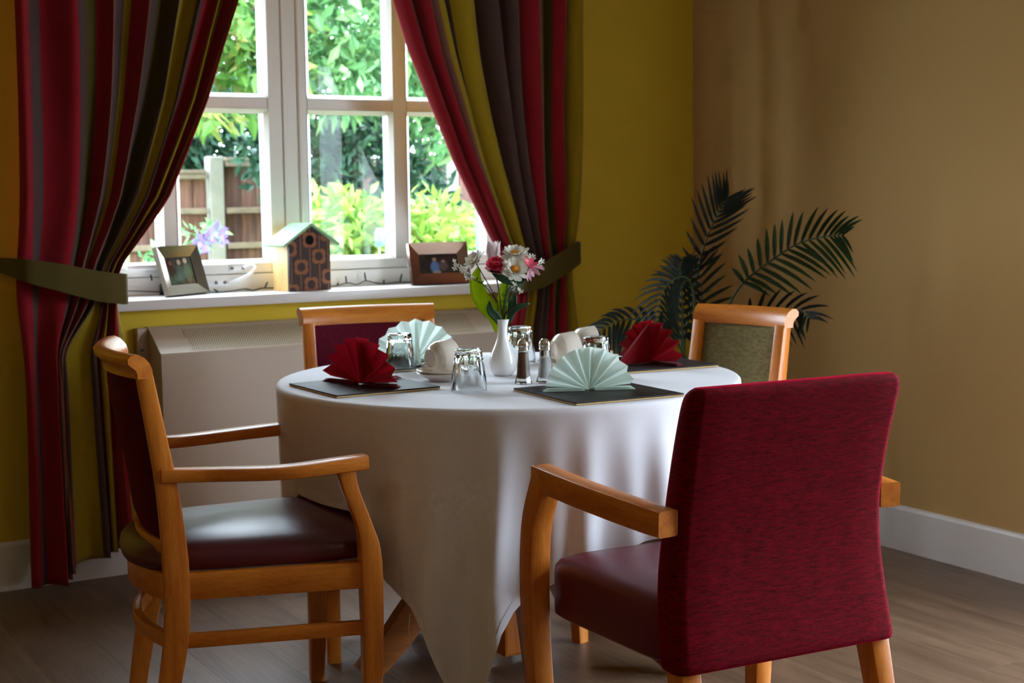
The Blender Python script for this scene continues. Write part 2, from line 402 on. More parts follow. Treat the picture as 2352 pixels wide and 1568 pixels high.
# garden door in the right wall, beside the photographer
gd = thing('door_1', 'white glazed double garden door in the right wall', 'door', (RX+.1, 1.60, 0), 0, kind='structure')
def dbx(n, y0, y1, z0, z1, x0=.0, x1=.06, m=UPVC): return obj(n, B((x0, y0-1.60, z0), (x1, y1-1.60, z1), .003), m, gd)
for a, b in ((DY0, DY0+.05), (DY1-.05, DY1)): dbx('door_frame', a, b, 0, 2.12)
dbx('door_frame', DY0, DY1, 2.07, 2.12)
for a, b in ((DY0+.05, 1.60), (1.60, DY1-.05)):
    dbx('door_stile', a, a+.08, .0, 2.07); dbx('door_stile', b-.08, b, .0, 2.07); dbx('door_rail', a+.08, b-.08, 0, .16); dbx('door_rail', a+.08, b-.08, 1.99, 2.07)
    dbx('pane', a+.08, b-.08, .16, 1.99, .025, .03, PANE)

# ------------------------------------------------------------------ convector heater under the window
HX0, HX1, HZ0, HZ1, HYB, HYF = 1.405, 2.625, .16, .79, 4.678, 4.52
ht = thing('convector_heater', 'cream metal convector heater with perforated sloping grille under the sill', 'heater', ((HX0+HX1)/2, HYB, HZ0))
hx = (HX1-HX0)/2
prof = [(0, 0), (-.158, 0), (-.158, .545), (-.154, .556), (-.036, .626), (-.028, .63), (0, .63)]
obj('casing', loft([[(x, y, z) for y, z in prof] for x in (-hx, hx)]), HEATER, ht, auto=25)
obj('wall_bracket', B((-hx-.035, -.03, .1), (-hx+.004, -.001, .628), .003), HEATER, ht)
o = obj('screw', lathe([(0, 0), (.006, 0), (.005, .003), (0, .004)], 14), SCREW, ht); o.rotation_euler = (PI/2, 0, 0); o.location = (-hx-.022, -.031, .56)
def grille_mat():
    a = N('perforated_grille')
    tc = a.n('ShaderNodeTexCoord'); sp = a.n('ShaderNodeSeparateXYZ'); a.l(tc.outputs['UV'], sp.inputs[0])
    # staggered round holes: UV in units of the hole pitch
    row = a.math('FLOOR', sp.outputs[1]); half = a.math('MULTIPLY', a.math('MODULO', row, 2.0), .5)
    fx = a.math('SUBTRACT', a.math('FRACT', a.math('ADD', sp.outputs[0], half)), .5); fy = a.math('SUBTRACT', a.math('FRACT', sp.outputs[1]), .5)
    d = a.math('SQRT', a.math('ADD', a.math('MULTIPLY', fx, fx), a.math('MULTIPLY', a.math('MULTIPLY', fy, fy), .75)))
    k = a.math('LESS_THAN', d, .27)
    a.set(Base_Color=a.mix(k, S(206, 188, 160), S(26, 22, 18)), Roughness=.5); return a.m
gy0, gz0, gy1, gz1 = -.146, .5605, -.0475, .6195
gn = Vector((0, gz1-gz0, -(gy1-gy0))).normalized()*-1  # outward
gn = Vector((0, -(gz1-gz0), (gy1-gy0))).normalized()
bm = bmesh.new(); uvl = bm.loops.layers.uv.new('UVMap')
gx0, gx1 = -hx+.105, hx-.085
q = [Vector((gx0, gy0, gz0)), Vector((gx1, gy0, gz0)), Vector((gx1, gy1, gz1)), Vector((gx0, gy1, gz1))]
ln = (Vector((0, gy1, gz1))-Vector((0, gy0, gz0))).length
pit = .0082
f = bm.faces.new([bm.verts.new(p+gn*.0012) for p in q])
for lp, (u, v) in zip(f.loops, ((0, 0), ((gx1-gx0)/pit, 0), ((gx1-gx0)/pit, round(ln/(pit*.866))), (0, round(ln/(pit*.866))))): lp[uvl].uv = (u, v)
obj('grille', bm, grille_mat(), ht)

# ------------------------------------------------------------------ curtains
RED, TAU, GOLD, OLV, PNK = S(140, 18, 30), S(78, 56, 53), S(152, 126, 18), S(74, 60, 14), S(128, 84, 74)
def curtain(name, label, tiep, out, inn, stripes, valleys, px0, px1, matname, hem, ym, low=None):
    """out/inn: lists (z,x) of the outer and inner edge; stripes/valleys laid out along the heading"""
    U = lambda p: (p-px0)/(px1-px0)
    st = sorted((max(0, U(p)), c) for p, c in stripes)
    m = curtain_mat(matname, st)
    val = sorted(U(v) for v in valleys)
    zo, xo = zip(*sorted(out)); zi, xi = zip(*sorted(inn))
    nu, nz = 300, 110; ztop, ztie = 2.34, tiep
    xin = lambda z: float(np.interp(z, zi, xi)); xou = lambda z: float(np.interp(z, zo, xo))
    def phase(u): return float(np.interp(u, val, range(len(val))))
    V = []; UV = []
    xt, xb = xin(1.95), xin(ztie)
    rnd = random.Random(3); jit = [rnd.uniform(.7, 1.25) for _ in range(len(val)+2)]
    for j in range(nz+1):
        for i in range(nu+1):
            u = i/nu; zb = hem[0]+(hem[1]-hem[0])*max(0, (u-.3)/.7)
            t = j/nz; z = ztop+(zb-ztop)*t
            k = min(1, max(0, (xt-xin(z))/(xt-xb))) if z > ztie else max(.55, 1-.45*((ztie-z)/.9))
            # outer cloth hangs straight, inner cloth is gathered
            g = u if u < .26 else .26+(u-.26)
            pw = np.interp(u, (0, .26, 1), (0, ym, 1))
            mm = u*(1-k)+pw*k
            if low and z < ztie:
                b_ = min(1, (ztie-z)/.22); b_ = b_*b_*(3-2*b_); mm = mm*(1-b_)+float(np.interp(u, *low))*b_
            x = xou(z)+(xin(z)-xou(z))*mm
            ph = phase(u); cr = .5-.5*math.cos(2*PI*ph); a = jit[int(ph)]
            near = math.exp(-((z-ztie)/.16)**2)
            A = (.064-.018*k)*a*(1-.35*near)
            wob = .006*math.sin(7*z+3*ph)*(1-near)
            y = 4.585-.022-A*cr**.8+wob-.03*near*math.sin(PI*min(1, u*1.1))+.028*near
            x += .010*math.sin(2*PI*ph)*(1-near)
            V.append((x, y, z)); UV.append((u, z*.5))
    F = [(j*(nu+1)+i, j*(nu+1)+i+1, (j+1)*(nu+1)+i+1, (j+1)*(nu+1)+i) for j in range(nz) for i in range(nu)]
    me = bpy.data.meshes.new(name); me.from_pydata(V, [], F); uvl = me.uv_layers.new(name='UVMap')
    idx = np.array([l.vertex_index for l in me.loops]); uvl.data.foreach_set('uv', np.array(UV)[idx].ravel())
    me.materials.append(m); me.shade_smooth()
    o = bpy.data.objects.new(name, me); C.objects.link(o); tag(o, label, 'curtain', 'striped curtains')
    sd = o.modifiers.new('thickness', 'SOLIDIFY'); sd.thickness = .003; sd.offset = 0
    return o
curtain('curtain', 'red, mauve and gold striped curtain on the left, tied back, reaching the floor', .935,
    [(2.34, 1.003), (1.78, 1.003), (.965, .990), (.0, .977)],
    [(2.34, 1.80), (1.95, 1.735), (1.818, 1.696), (1.64, 1.633), (1.503, 1.586), (1.367, 1.524), (1.205, 1.449), (1.099, 1.376), (1.006, 1.311), (.947, 1.286), (.88, 1.286), (.79, 1.300), (.13, 1.326), (0, 1.33)],
    [(22, RED), (62, TAU), (80, RED), (150, TAU), (176, OLV), (200, RED), (232, PNK), (240, TAU), (270, GOLD), (280, RED), (312, PNK), (318, TAU), (350, OLV), (375, TAU), (395, GOLD), (430, TAU), (462, RED), (482, GOLD), (510, RED), (534, GOLD)],
    [2, 80, 198, 272, 362, 415, 470, 512, 548], 22, 540, 'striped_linen_left', (.03, .12), .50,
    ((0, .077, .112, .247, .70, .72, .79, .85, .89, .945, .985, 1), (0, .15, .17, .33, .375, .39, .68, .69, .76, .78, .87, 1)))
curtain('curtain', 'red, mauve and gold striped curtain on the right, tied back behind the flowers', .915,
    [(2.34, 2.995), (1.888, 2.989), (1.014, 2.971), (.704, 2.961), (0, 2.95)],
    [(2.34, 2.12), (1.95, 2.215), (1.849, 2.254), (1.678, 2.308), (1.512, 2.379), (1.313, 2.468), (1.177, 2.543), (1.062, 2.611), (.96, 2.681), (.89, 2.738), (.80, 2.715), (.728, 2.690), (.4, 2.66), (0, 2.65)],
    [(1327, GOLD), (1300, TAU), (1288, PNK), (1285, RED), (1260, OLV), (1250, GOLD), (1230, PNK), (1222, RED), (1175, TAU), (1143, RED), (1125, TAU), (1090, GOLD), (1030, TAU), (1010, GOLD), (995, PNK), (985, RED), (945, PNK), (937, TAU), (925, RED)],
    [1336, 1294, 1245, 1180, 1140, 1088, 1015, 975, 940, 898], 1327, 905, 'striped_linen_right', (.03, .10), .45)
def tieback(label, path, hook, wrapx):
    """path rows x,z,half height from the hook to the inner edge; then round the back of the bundle"""
    t = thing('curtain_tieback', label, 'tieback', (hook[0], hook[1], hook[2]))
    P = smooth_pts(path, 22); n = len(P); rings = []
    ys = [4.645, 4.50, 4.475, 4.478, 4.50]
    def ring(x, y, z, h, nx, ny):
        th = .004; zz = [-h, -h*.6, 0, h*.6, h]
        a = [(x+nx*th-hook[0], y+ny*th-hook[1], z+q-hook[2]) for q in zz]; b = [(x-nx*th-hook[0], y-ny*th-hook[1], z+q-hook[2]) for q in zz[::-1]]
        return a+b
    for i, (x, z, h) in enumerate(P):
        y = float(np.interp(i/(n-1), (0, .25, .5, .85, 1), ys)); rings.append(ring(x, y, z, h, 0, -1))
    sgn = 1 if path[-1][0] > path[0][0] else -1
    x, z, h = P[-1]
    for k in range(1, 8):
        a = PI*k/7; rings.append(ring(x+sgn*.022*math.sin(a), 4.50+.055*(1-math.cos(a)), z, h, sgn*math.sin(a), -math.cos(a)))
    rings.append(ring(hook[0]+(x-hook[0])*.4, 4.63, z+(hook[2]-z)*.6, h*.7, 0, 1)); rings.append(ring(hook[0], 4.65, hook[2], .01, 0, 1))
    obj('band', loft(rings), OLIVE_FAB, t, auto=50)
    obj('hook', tube([(0, .03, 0), (0, -.01, 0), (sgn*-.012, -.018, .002), (sgn*-.03, -.018, .004)], .004, n=10), SCREW, t, smooth=True)
    obj('hook_knob', lathe([(0, -.008), (.006, -.006), (.008, 0), (.006, .006), (0, .008)], 14), SCREW, t, smooth=True).location = (sgn*-.034, -.018, .005)
tieback('olive fabric tieback around the left curtain', [(.930, 1.010, .018), (1.0, .992, .034), (1.10, .967, .042), (1.20, .940, .046), (1.288, .924, .046)], (.93, 4.66, 1.010), 1)
tieback('olive fabric tieback around the right curtain', [(3.005, 1.004, .016), (2.955, .985, .036), (2.88, .957, .044), (2.80, .920, .044), (2.738, .892, .040)], (3.005, 4.66, 1.004), -1)
tag(obj('pull_cord', tube([(3.01, 4.665, 2.3), (3.012, 4.665, 1.6), (3.008, 4.665, .85)], .0022, n=10, seg=6), plain('cream_cord', S(206, 180, 120), .8)), 'thin cream pull cord hanging beside the right curtain', 'cord')
t = thing('string_light', 'two tiny bulbs of a dark string light poking out behind the right curtain', 'string light', (2.985, 4.64, 1.85))
for z in (0.0, .055):
    obj('bulb', tube([(.0, .0, z+.012), (.02, 0, z+.012), (.032, 0, z+.01)], .004, seg=6), BLACKM, t)
obj('wire', tube([(-.01, .005, .3), (-.006, .005, .06), (-.004, .005, -.1), (-.02, .005, -.4)], .0018, n=10, seg=5), BLACKM, t)

# ------------------------------------------------------------------ things on the sill
SZ = .88
def photo_mat(name, base, blobs):
    """dim snapshot: soft coloured shapes in UV"""
    a = N(name); uv = a.n('ShaderNodeUVMap').outputs[0]
    mp = a.n('ShaderNodeMapping'); mp.inputs['Scale'].default_value = (7, 7, 1); a.l(uv, mp.inputs['Vector'])
    c = a.ramp(a.noise(mp.outputs[0], 1.0, 5, .65), [(.3, tuple(x*.35 for x in base[:3])+(1,)), (.65, base)])
    for (cx_, cy_, rx, ry, col) in blobs:
        m2 = a.n('ShaderNodeMapping'); m2.inputs['Location'].default_value = (-cx_/rx, -cy_/ry, 0); m2.inputs['Scale'].default_value = (1/rx, 1/ry, 1); a.l(uv, m2.inputs['Vector'])
        ln_ = a.n('ShaderNodeVectorMath', operation='LENGTH'); a.l(m2.outputs[0], ln_.inputs[0])
        c = a.mix(a.ramp(ln_.outputs['Value'], [(.75, (1, 1, 1, 1)), (1.05, (0, 0, 0, 1))]), c, col)
    a.set(Base_Color=c, Roughness=.15); return a.m
def picture_frame(label, loc, rz, W, Hh, bw, tilt, m, pm_, dep=.016):
    t = thing('picture_frame', label, 'picture frame', loc, rz)
    ct, st_ = math.cos(tilt), math.sin(tilt)
    T = lambda x, z, y: (x, y*ct+z*st_, z*ct-y*st_+.001)
    o = [(-W/2, 0), (W/2, 0), (W/2, Hh), (-W/2, Hh)]; i = [(-W/2+bw, bw), (W/2-bw, bw), (W/2-bw, Hh-bw), (-W/2+bw, Hh-bw)]
    # the face slopes down from a raised outer rim to the picture
    names = ('bottom_bar', 'right_bar', 'top_bar', 'left_bar')
    for k in range(4):
        a, b = o[k], o[(k+1) % 4]; c, d = i[(k+1) % 4], i[k]
        ys = (-dep, -dep, -.004, -.004)
        fr = [T(p[0], p[1], y) for p, y in zip((a, b, c, d), ys)]; bk = [T(p[0], p[1], .004) for p in (a, b, c, d)]
        obj(names[k], loft([fr, bk]), m, t)
    bm = bmesh.new(); uvl = bm.loops.layers.uv.new('UVMap')
    f = bm.faces.new([bm.verts.new(T(p[0], p[1], -.001)) for p in i])
    for lp, uv in zip(f.loops, ((0, 0), (1, 0), (1, 1), (0, 1))): lp[uvl].uv = uv
    obj('photograph', bm, pm_, t)
    bm = loft([[T(x, z, .0045) for x, z in ((-W/2+.004, .004), (W/2-.004, .004), (W/2-.004, Hh-.004), (-W/2+.004, Hh-.004))], [T(x, z, .007) for x, z in ((-W/2+.004, .004), (W/2-.004, .004), (W/2-.004, Hh-.004), (-W/2+.004, Hh-.004))]])
    obj('backing', bm, BLACKM, t)
    top = Vector(T(0, Hh*.66, .008)); ft = Vector((0, Hh*.50, .001))
    s1 = [tuple(top+Vector((-.022, 0, 0))), tuple(top+Vector((.022, 0, 0))), tuple(ft+Vector((.034, 0, .03))), tuple(ft+Vector((.026, 0, 0))), tuple(ft+Vector((-.034, 0, 0))), tuple(ft+Vector((-.034, 0, .03)))]
    obj('easel_strut', loft([s1, [(p[0], p[1]+.004, p[2]) for p in s1]]), BLACKM, t)
    return t
P1 = photo_mat('snapshot_group', S(70, 66, 58), [(.15, .62, .14, .40, S(60, 38, 34)), (.50, .40, .17, .42, S(70, 74, 70)), (.52, .82, .075, .11, S(176, 150, 128)), (.77, .42, .15, .42, S(90, 86, 70)), (.77, .86, .08, .11, S(190, 160, 140)), (.2, .80, .07, .10, S(120, 70, 60))])
P2 = photo_mat('snapshot_garden', S(56, 44, 42), [(.40, .32, .13, .36, S(92, 128, 190)), (.40, .72, .06, .11, S(180, 140, 120)), (.62, .40, .14, .30, S(96, 80, 82)), (.63, .62, .05, .09, S(170, 130, 118)), (.44, .06, .12, .12, S(150, 150, 160))])
picture_frame('square silver picture frame standing by the left curtain', (1.566, 4.742, SZ), math.radians(31), .200, .165, .036, .30, STEEL, P1)
picture_frame('landscape silver picture frame at the right of the sill', (2.485, 4.695, SZ), math.radians(-4), .228, .150, .040, .26, STEEL2, P2)
# bird house
bh = thing('bird_house', 'wooden bird house with green roof and dark flower patterned front', 'bird house', (1.985, 4.695, SZ), math.radians(13))
PINE = wood('pale_pine', S(240, 200, 132), S(222, 172, 100), 'z', .5, 0)
GREENR = plain('mint_green_roof', S(150, 196, 150), .5)
def bh_front():
    a = N('flower_print_front'); uv = a.n('ShaderNodeUVMap').outputs[0]
    sp = a.n('ShaderNodeSeparateXYZ'); a.l(uv, sp.inputs[0])
    fac = None
    def add(v):
        nonlocal fac
        fac = v if fac is None else a.math('MAXIMUM', fac, v)
    FL = [(.02, .655), (.285, .37), (.5, .785), (.72, .525), (.93, .875), (.27, .985), (.95, .205), (.52, .09), (.06, -.01)]
    for cx_, cy_ in FL:
        for dx, dy in ((.068, .047), (-.068, .047), (.068, -.047), (-.068, -.047)):
            m2 = a.n('ShaderNodeVectorMath', operation='SUBTRACT'); a.l(uv, m2.inputs[0]); m2.inputs[1].default_value = (cx_+dx, cy_+dy, 0)
            m3 = a.n('ShaderNodeVectorMath', operation='MULTIPLY'); a.l(m2.outputs[0], m3.inputs[0]); m3.inputs[1].default_value = (1/.098, 1/.070, 0)
            ln_ = a.n('ShaderNodeVectorMath', operation='LENGTH'); a.l(m3.outputs[0], ln_.inputs[0]); add(a.math('LESS_THAN', ln_.outputs['Value'], 1.0))
    for cx_ in (.05, .275, .5, .735, .95):
        add(a.math('LESS_THAN', a.math('ABSOLUTE', a.math('SUBTRACT', sp.outputs[0], cx_)), .011))
    cen = None
    for cx_, cy_ in FL:
        m2 = a.n('ShaderNodeVectorMath', operation='SUBTRACT'); a.l(uv, m2.inputs[0]); m2.inputs[1].default_value = (cx_, cy_, 0)
        m3 = a.n('ShaderNodeVectorMath', operation='MULTIPLY'); a.l(m2.outputs[0], m3.inputs[0]); m3.inputs[1].default_value = (1/.100, 1/.070, 0)
        ln_ = a.n('ShaderNodeVectorMath', operation='LENGTH'); a.l(m3.outputs[0], ln_.inputs[0]); v = a.math('LESS_THAN', ln_.outputs['Value'], 1.0)
        cen = v if cen is None else a.math('MAXIMUM', cen, v)
    fac = a.math('MULTIPLY', fac, a.math('SUBTRACT', 1.0, cen))
    g = a.noise(a.coord('Object', (60, 60, 8)), 1.0, 3)
    dk = a.ramp(g, [(.3, S(38, 15, 8)), (.7, S(58, 26, 10))])
    a.set(Base_Color=a.mix(fac, dk, S(146, 84, 40)), Roughness=.6); return a.m
bw_, bd, bh_, bp = .085, .088, .165, .052   # half width, depth, eave height, gable rise
outl = [(-bw_, 0), (bw_, 0), (bw_, bh_), (0, bh_+bp), (-bw_, bh_)]
bm = bmesh.new(); uvl = bm.loops.layers.uv.new('UVMap'); fr = [bm.verts.new((x, 0, z+.001)) for x, z in outl]; bk = [bm.verts.new((x, .010, z+.001)) for x, z in outl]
f = bm.faces.new(fr)
for lp in f.loops: lp[uvl].uv = ((lp.vert.co.x+bw_)/(2*bw_), (lp.vert.co.z-.001)/(bh_+bp))
for k in range(5): bm.faces.new((fr[k], bk[k], bk[(k+1) % 5], fr[(k+1) % 5]))
bm.faces.new(bk[::-1]); obj('front_panel', bm, bh_front(), bh)
bm = bmesh.new()
box(bm, (-bw_, .011, .001), (-bw_+.01, bd, bh_)); obj('side_panel', bm, PINE, bh)
obj('side_panel', B((bw_-.01, .011, .001), (bw_, bd, bh_)), PINE, bh)
obj('back_panel', loft([[(x, y, z+.001) for x, z in outl] for y in (bd, bd+.008)]), PINE, bh)
obj('floor_panel', B((-bw_+.011, .011, .001), (bw_-.011, bd-.001, .012)), PINE, bh)
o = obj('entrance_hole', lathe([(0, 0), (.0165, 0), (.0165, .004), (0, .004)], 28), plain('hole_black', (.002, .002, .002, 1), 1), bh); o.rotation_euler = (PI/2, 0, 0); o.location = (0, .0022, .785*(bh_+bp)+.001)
ang = math.atan2(bp, bw_)
for s in (-1, 1):
    a_ = Vector((0, 0, bh_+bp+.003)); d = Vector((s*math.cos(ang), 0, -math.sin(ang))); nrm = Vector((s*math.sin(ang), 0, math.cos(ang))); L_ = .133
    bm = loft([[tuple(a_+Vector((0, y, 0))), tuple(a_+d*L_+Vector((0, y, 0))), tuple(a_+d*L_+nrm*.008+Vector((0, y, 0))), tuple(a_+Vector((0, y, 0))+Vector((0, 0, .0095)))] for y in (-.014, bd+.02)])
    obj('roof_panel', bm, GREENR, bh)
# fairy lights on the sill
WIREG = plain('dark_green_wire', S(26, 44, 40), .5)
def fairy(label, pts, bulbs):
    t = thing('string_light', label, 'string light', pts[0]); o0 = Vector(pts[0])
    obj('wire', tube([tuple(Vector(p)-o0) for p in pts], .0022, n=len(pts)*6, seg=6), WIREG, t, smooth=True)
    for p, d in bulbs:
        p = Vector(p)-o0; d = Vector(d)
        obj('bulb', tube([tuple(p)+(.0028,), tuple(p+d*.6)+(.0032,), tuple(p+d)+(.0018,)], .003, seg=6), WIREG, t)
fairy('dark green string light wire between the left frame and the bird house', [(1.31, 4.80, .915), (1.345, 4.80, .922), (1.375, 4.80, .902), (1.42, 4.80, .898), (1.52, 4.80, .890), (1.63, 4.79, .886), (1.69, 4.785, .883), (1.74, 4.80, .884), (1.79, 4.80, .889), (1.81, 4.78, .884), (1.85, 4.80, .889), (1.90, 4.80, .888), (1.94, 4.80, .892)],
      [((1.345, 4.80, .922), (-.02, 0, .008)), ((1.69, 4.785, .883), (-.018, -.004, .012)), ((1.79, 4.80, .889), (.02, 0, -.004)), ((1.86, 4.80, .888), (.012, 0, .022)), ((1.91, 4.80, .888), (.003, 0, .034)), ((1.47, 4.80, .93), (-.004, 0, .02))])
fairy('dark green string light wire between the bird house and the right frame', [(2.07, 4.80, .892), (2.10, 4.80, .885), (2.13, 4.80, .886), (2.17, 4.80, .894), (2.20, 4.79, .888), (2.24, 4.80, .898), (2.28, 4.80, .889), (2.32, 4.80, .885), (2.37, 4.80, .888), (2.43, 4.80, .885)],
      [((2.13, 4.80, .886), (.004, 0, .010)), ((2.165, 4.80, .893), (-.002, 0, .026)), ((2.24, 4.80, .898), (-.004, 0, .030)), ((2.31, 4.80, .886), (.002, 0, .014)), ((2.375, 4.80, .888), (.008, 0, .030))])

# ------------------------------------------------------------------ the garden outside
def leaf_mat(name, c1, c2, c3, trans=.35):
    a = N(name); g = a.n('ShaderNodeNewGeometry')
    c = a.ramp(g.outputs['Random Per Island'], [(0, c1), (.55, c2), (1, c3)])
    a.set(Base_Color=c, Roughness=.5, Specular_IOR_Level=.3)
    t = a.n('ShaderNodeBsdfTranslucent'); a.l(c, t.inputs[0]); mx = a.n('ShaderNodeMixShader'); mx.inputs[0].default_value = trans
    a.l(a.p.outputs[0], mx.inputs[1]); a.l(t.outputs[0], mx.inputs[2]); a.l(mx.outputs[0], a.out.inputs[0]); return a.m
LEAF_TREE = leaf_mat('tree_leaves', S(54, 92, 40), S(86, 130, 58), S(136, 132, 76), .45)
LEAF_LIGHT = leaf_mat('lime_leaves', S(72, 112, 40), S(104, 140, 54), S(126, 134, 72))
LEAF_DARK = leaf_mat('dark_hedge_leaves', S(26, 50, 42), S(40, 72, 56), S(58, 92, 68), .25)
LEAF_MID = leaf_mat('mid_green_leaves', S(54, 96, 58), S(88, 134, 84), S(120, 156, 100), .45)
BARK = plain('garden_bark', S(88, 74, 62), .9, var=.4, vscale=30)
def leafcloud(blobs, n, size, seed, asp=.42):
    """blobs (x,y,z,rx,ry,rz); returns pydata of bent diamond leaves"""
    r = np.random.default_rng(seed); vol = np.array([b[3]*b[4]*b[5] for b in blobs]); vol = vol**.8/np.sum(vol**.8)
    which = r.choice(len(blobs), n, p=vol); bb = np.array(blobs)[which]
    d = r.normal(size=(n, 3)); d /= np.linalg.norm(d, axis=1)[:, None]
    rad = r.uniform(.15, 1, n)**.45
    c = bb[:, :3]+d*rad[:, None]*bb[:, 3:]
    ax = r.normal(size=(n, 3))+d*.8+np.array([0, 0, -.4]); ax /= np.linalg.norm(ax, axis=1)[:, None]
    sd = np.cross(ax, r.normal(size=(n, 3))); sd /= np.linalg.norm(sd, axis=1)[:, None]; nn = np.cross(ax, sd)
    s = size*r.uniform(.6, 1.3, n)[:, None]
    V = np.empty((n, 6, 3))
    V[:, 0] = c; V[:, 1] = c+ax*s*.45+sd*s*asp*.5+nn*s*.05; V[:, 2] = c+ax*s*.45-sd*s*asp*.5+nn*s*.05
    V[:, 3] = c+ax*s-nn*s*.06; V[:, 4] = c+ax*s*.5-nn*s*.04; V[:, 5] = V[:, 4]
    V = V[:, :5]; V = V.reshape(-1, 3); b0 = np.arange(n)*5
    F = np.concatenate([np.stack([b0, b0+1, b0+4], 1), np.stack([b0, b0+4, b0+2], 1), np.stack([b0+1, b0+3, b0+4], 1), np.stack([b0+4, b0+3, b0+2], 1)])
    return V.tolist(), [], F.tolist()
GARD = plain('garden_soil_and_grass', S(96, 112, 62), .95, var=.4, vscale=3)
tag(obj('ground', B((-20, 4.99, -.25), (40, 45, -.12)), GARD), 'grass and soil of the garden outside the window', 'ground', kind='structure')
tag(obj('patio', B((RX+.26, -8, -.25), (16, 4.98, -.12)), plain('patio_slabs', S(150, 144, 134), .9)), 'pale patio outside the garden door', 'patio', kind='structure')
FY, FT = 10.0, 1.46
CONC = plain('concrete_post', S(128, 126, 118), .9, var=.25, vscale=12)
def board_mat():
    a = N('weathered_fence_board'); oi = a.n('ShaderNodeObjectInfo')
    v = a.coord('Object', (30, 30, 2.5)); n1 = a.noise(v, 1.0, 5, .65)
    c = a.ramp(n1, [(.3, S(46, 36, 36)), (.5, S(104, 78, 72)), (.75, S(150, 122, 110))])
    tint = a.ramp(oi.outputs['Random'], [(0, S(170, 150, 150)), (.5, S(235, 215, 205)), (1, S(255, 245, 235))])
    a.set(Base_Color=a.mix(1.0, c, tint, 'MULTIPLY'), Roughness=.9); return a.m
FB = board_mat(); RAILW = plain('fence_rail_wood', S(118, 104, 88), .9, var=.3, vscale=15)
POSTX = [1.68, 3.53, 5.38, 7.23]
fen = thing('garden_fence', 'weathered wooden garden fence with pale concrete posts outside the window', 'fence', (3.53, FY, -.14))
board_me = None
for k in range(3):
    xa, xb = POSTX[k]+.07, POSTX[k+1]-.07; zt = FT-(0.085 if k == 0 else 0.0); W2 = (xb-xa)/2; nb = 16; bwid = 2*W2/nb; cx_ = (xa+xb)/2-3.53; z0 = .28
    pn = obj('fence_panel', B((-W2, -.05, zt-.14-.012), (W2, .03, zt-.14+.012), .003), RAILW, fen); pn.location = (cx_, 0, z0)
    for i in range(nb):
        if board_me is None:
            o = obj('board', loft([[(-bwid*.56, .004, z), (bwid*.56, -.006, z), (bwid*.56, .010, z), (-bwid*.56, .010, z)] for z in (0, 1)]), FB, pn); board_me = o.data
        else: o = link_mesh('board', board_me, pn)
        o.location = (-W2+bwid*(i+.5), random.uniform(-.003, .003), 0); o.scale = (1, 1, zt-.14-.02)
    for z, h in ((zt-.14-.05, .036), (.945, .04), (.70, .04), (.1, .04)):
        obj('rail', B((-W2, -.045, z), (W2, -.008, z+h), .004), RAILW, pn)
    o = obj('gravel_board', B((-W2, -.02, -.28), (W2, .03, -.005), .004), CONC, pn)
post_me = None
for x in POSTX:
    if post_me is None: o = obj('fence_post', B((-.05, -.05, 0), (.05, .06, FT+.16), .008), CONC, fen); post_me = o.data
    else: o = link_mesh('fence_post', post_me, fen)
    o.location = (x-3.53, 0, 0)
def shrub(name, label, cat, blobs, n, size, seed, m, stems, group=None):
    o = thing(name, label, cat, (blobs[0][0], blobs[0][1], -.13), 0, group); o0 = np.array([blobs[0][0], blobs[0][1], -.13])
    bl = [tuple(np.array(b[:3])-o0)+tuple(b[3:]) for b in blobs]
    f = obj('foliage', leafcloud(bl, n, size, seed), m, o); f['kind'] = 'stuff'
    for s in stems: obj('branch', tube([tuple(np.array(p[:3])-o0)+tuple(p[3:]) for p in s], .03, n=10, seg=7), BARK, o, smooth=True)
    return o
shrub('garden_tree', 'leafy green tree with dark branches filling the upper left window panes', 'tree',
      [(2.9, 8.6, 2.35, .75, .6, .42), (2.55, 8.3, 2.1, .35, .4, .30), (3.25, 8.5, 1.98, .35, .4, .22), (2.3, 8.8, 1.75, .35, .4, .16), (3.1, 8.8, 2.75, .8, .7, .35), (2.75, 8.4, 1.68, .5, .4, .09)], 3600, .13, 1, LEAF_TREE,
      [[(2.2, 8.9, -.2, .09), (2.25, 8.8, .9, .07), (2.4, 8.7, 1.6, .05), (2.75, 8.6, 1.95, .03), (3.1, 8.5, 2.15, .018), (3.4, 8.5, 2.45, .010)], [(2.75, 8.6, 1.95, .025), (2.95, 8.6, 1.9, .015), (3.3, 8.6, 2.05, .008)], [(2.4, 8.7, 1.6, .05), (2.5, 8.8, 2.2, .03), (2.8, 8.9, 2.9, .015)]])
shrub('garden_tree', 'pale green leafy tree behind the upper panes of the right casement', 'tree',
      [(4.05, 8.8, 2.3, .75, .6, .42), (4.6, 9.0, 2.0, .5, .4, .35), (3.75, 8.6, 1.95, .45, .4, .28), (4.3, 8.8, 2.7, .9, .7, .35), (4.9, 9.0, 1.65, .35, .3, .22)], 4200, .12, 2, LEAF_MID,
      [[(5.3, 9.2, -.2, .08), (5.2, 9.1, 1.2, .06), (4.8, 9.0, 1.8, .04), (4.3, 8.9, 2.1, .028), (3.8, 8.8, 2.25, .016), (3.5, 8.7, 2.3, .01)], [(4.8, 9.0, 1.8, .03), (4.7, 9.0, 2.4, .02), (4.5, 8.9, 2.9, .01)], [(4.3, 8.9, 2.1, .02), (4.2, 8.8, 1.85, .01)]])
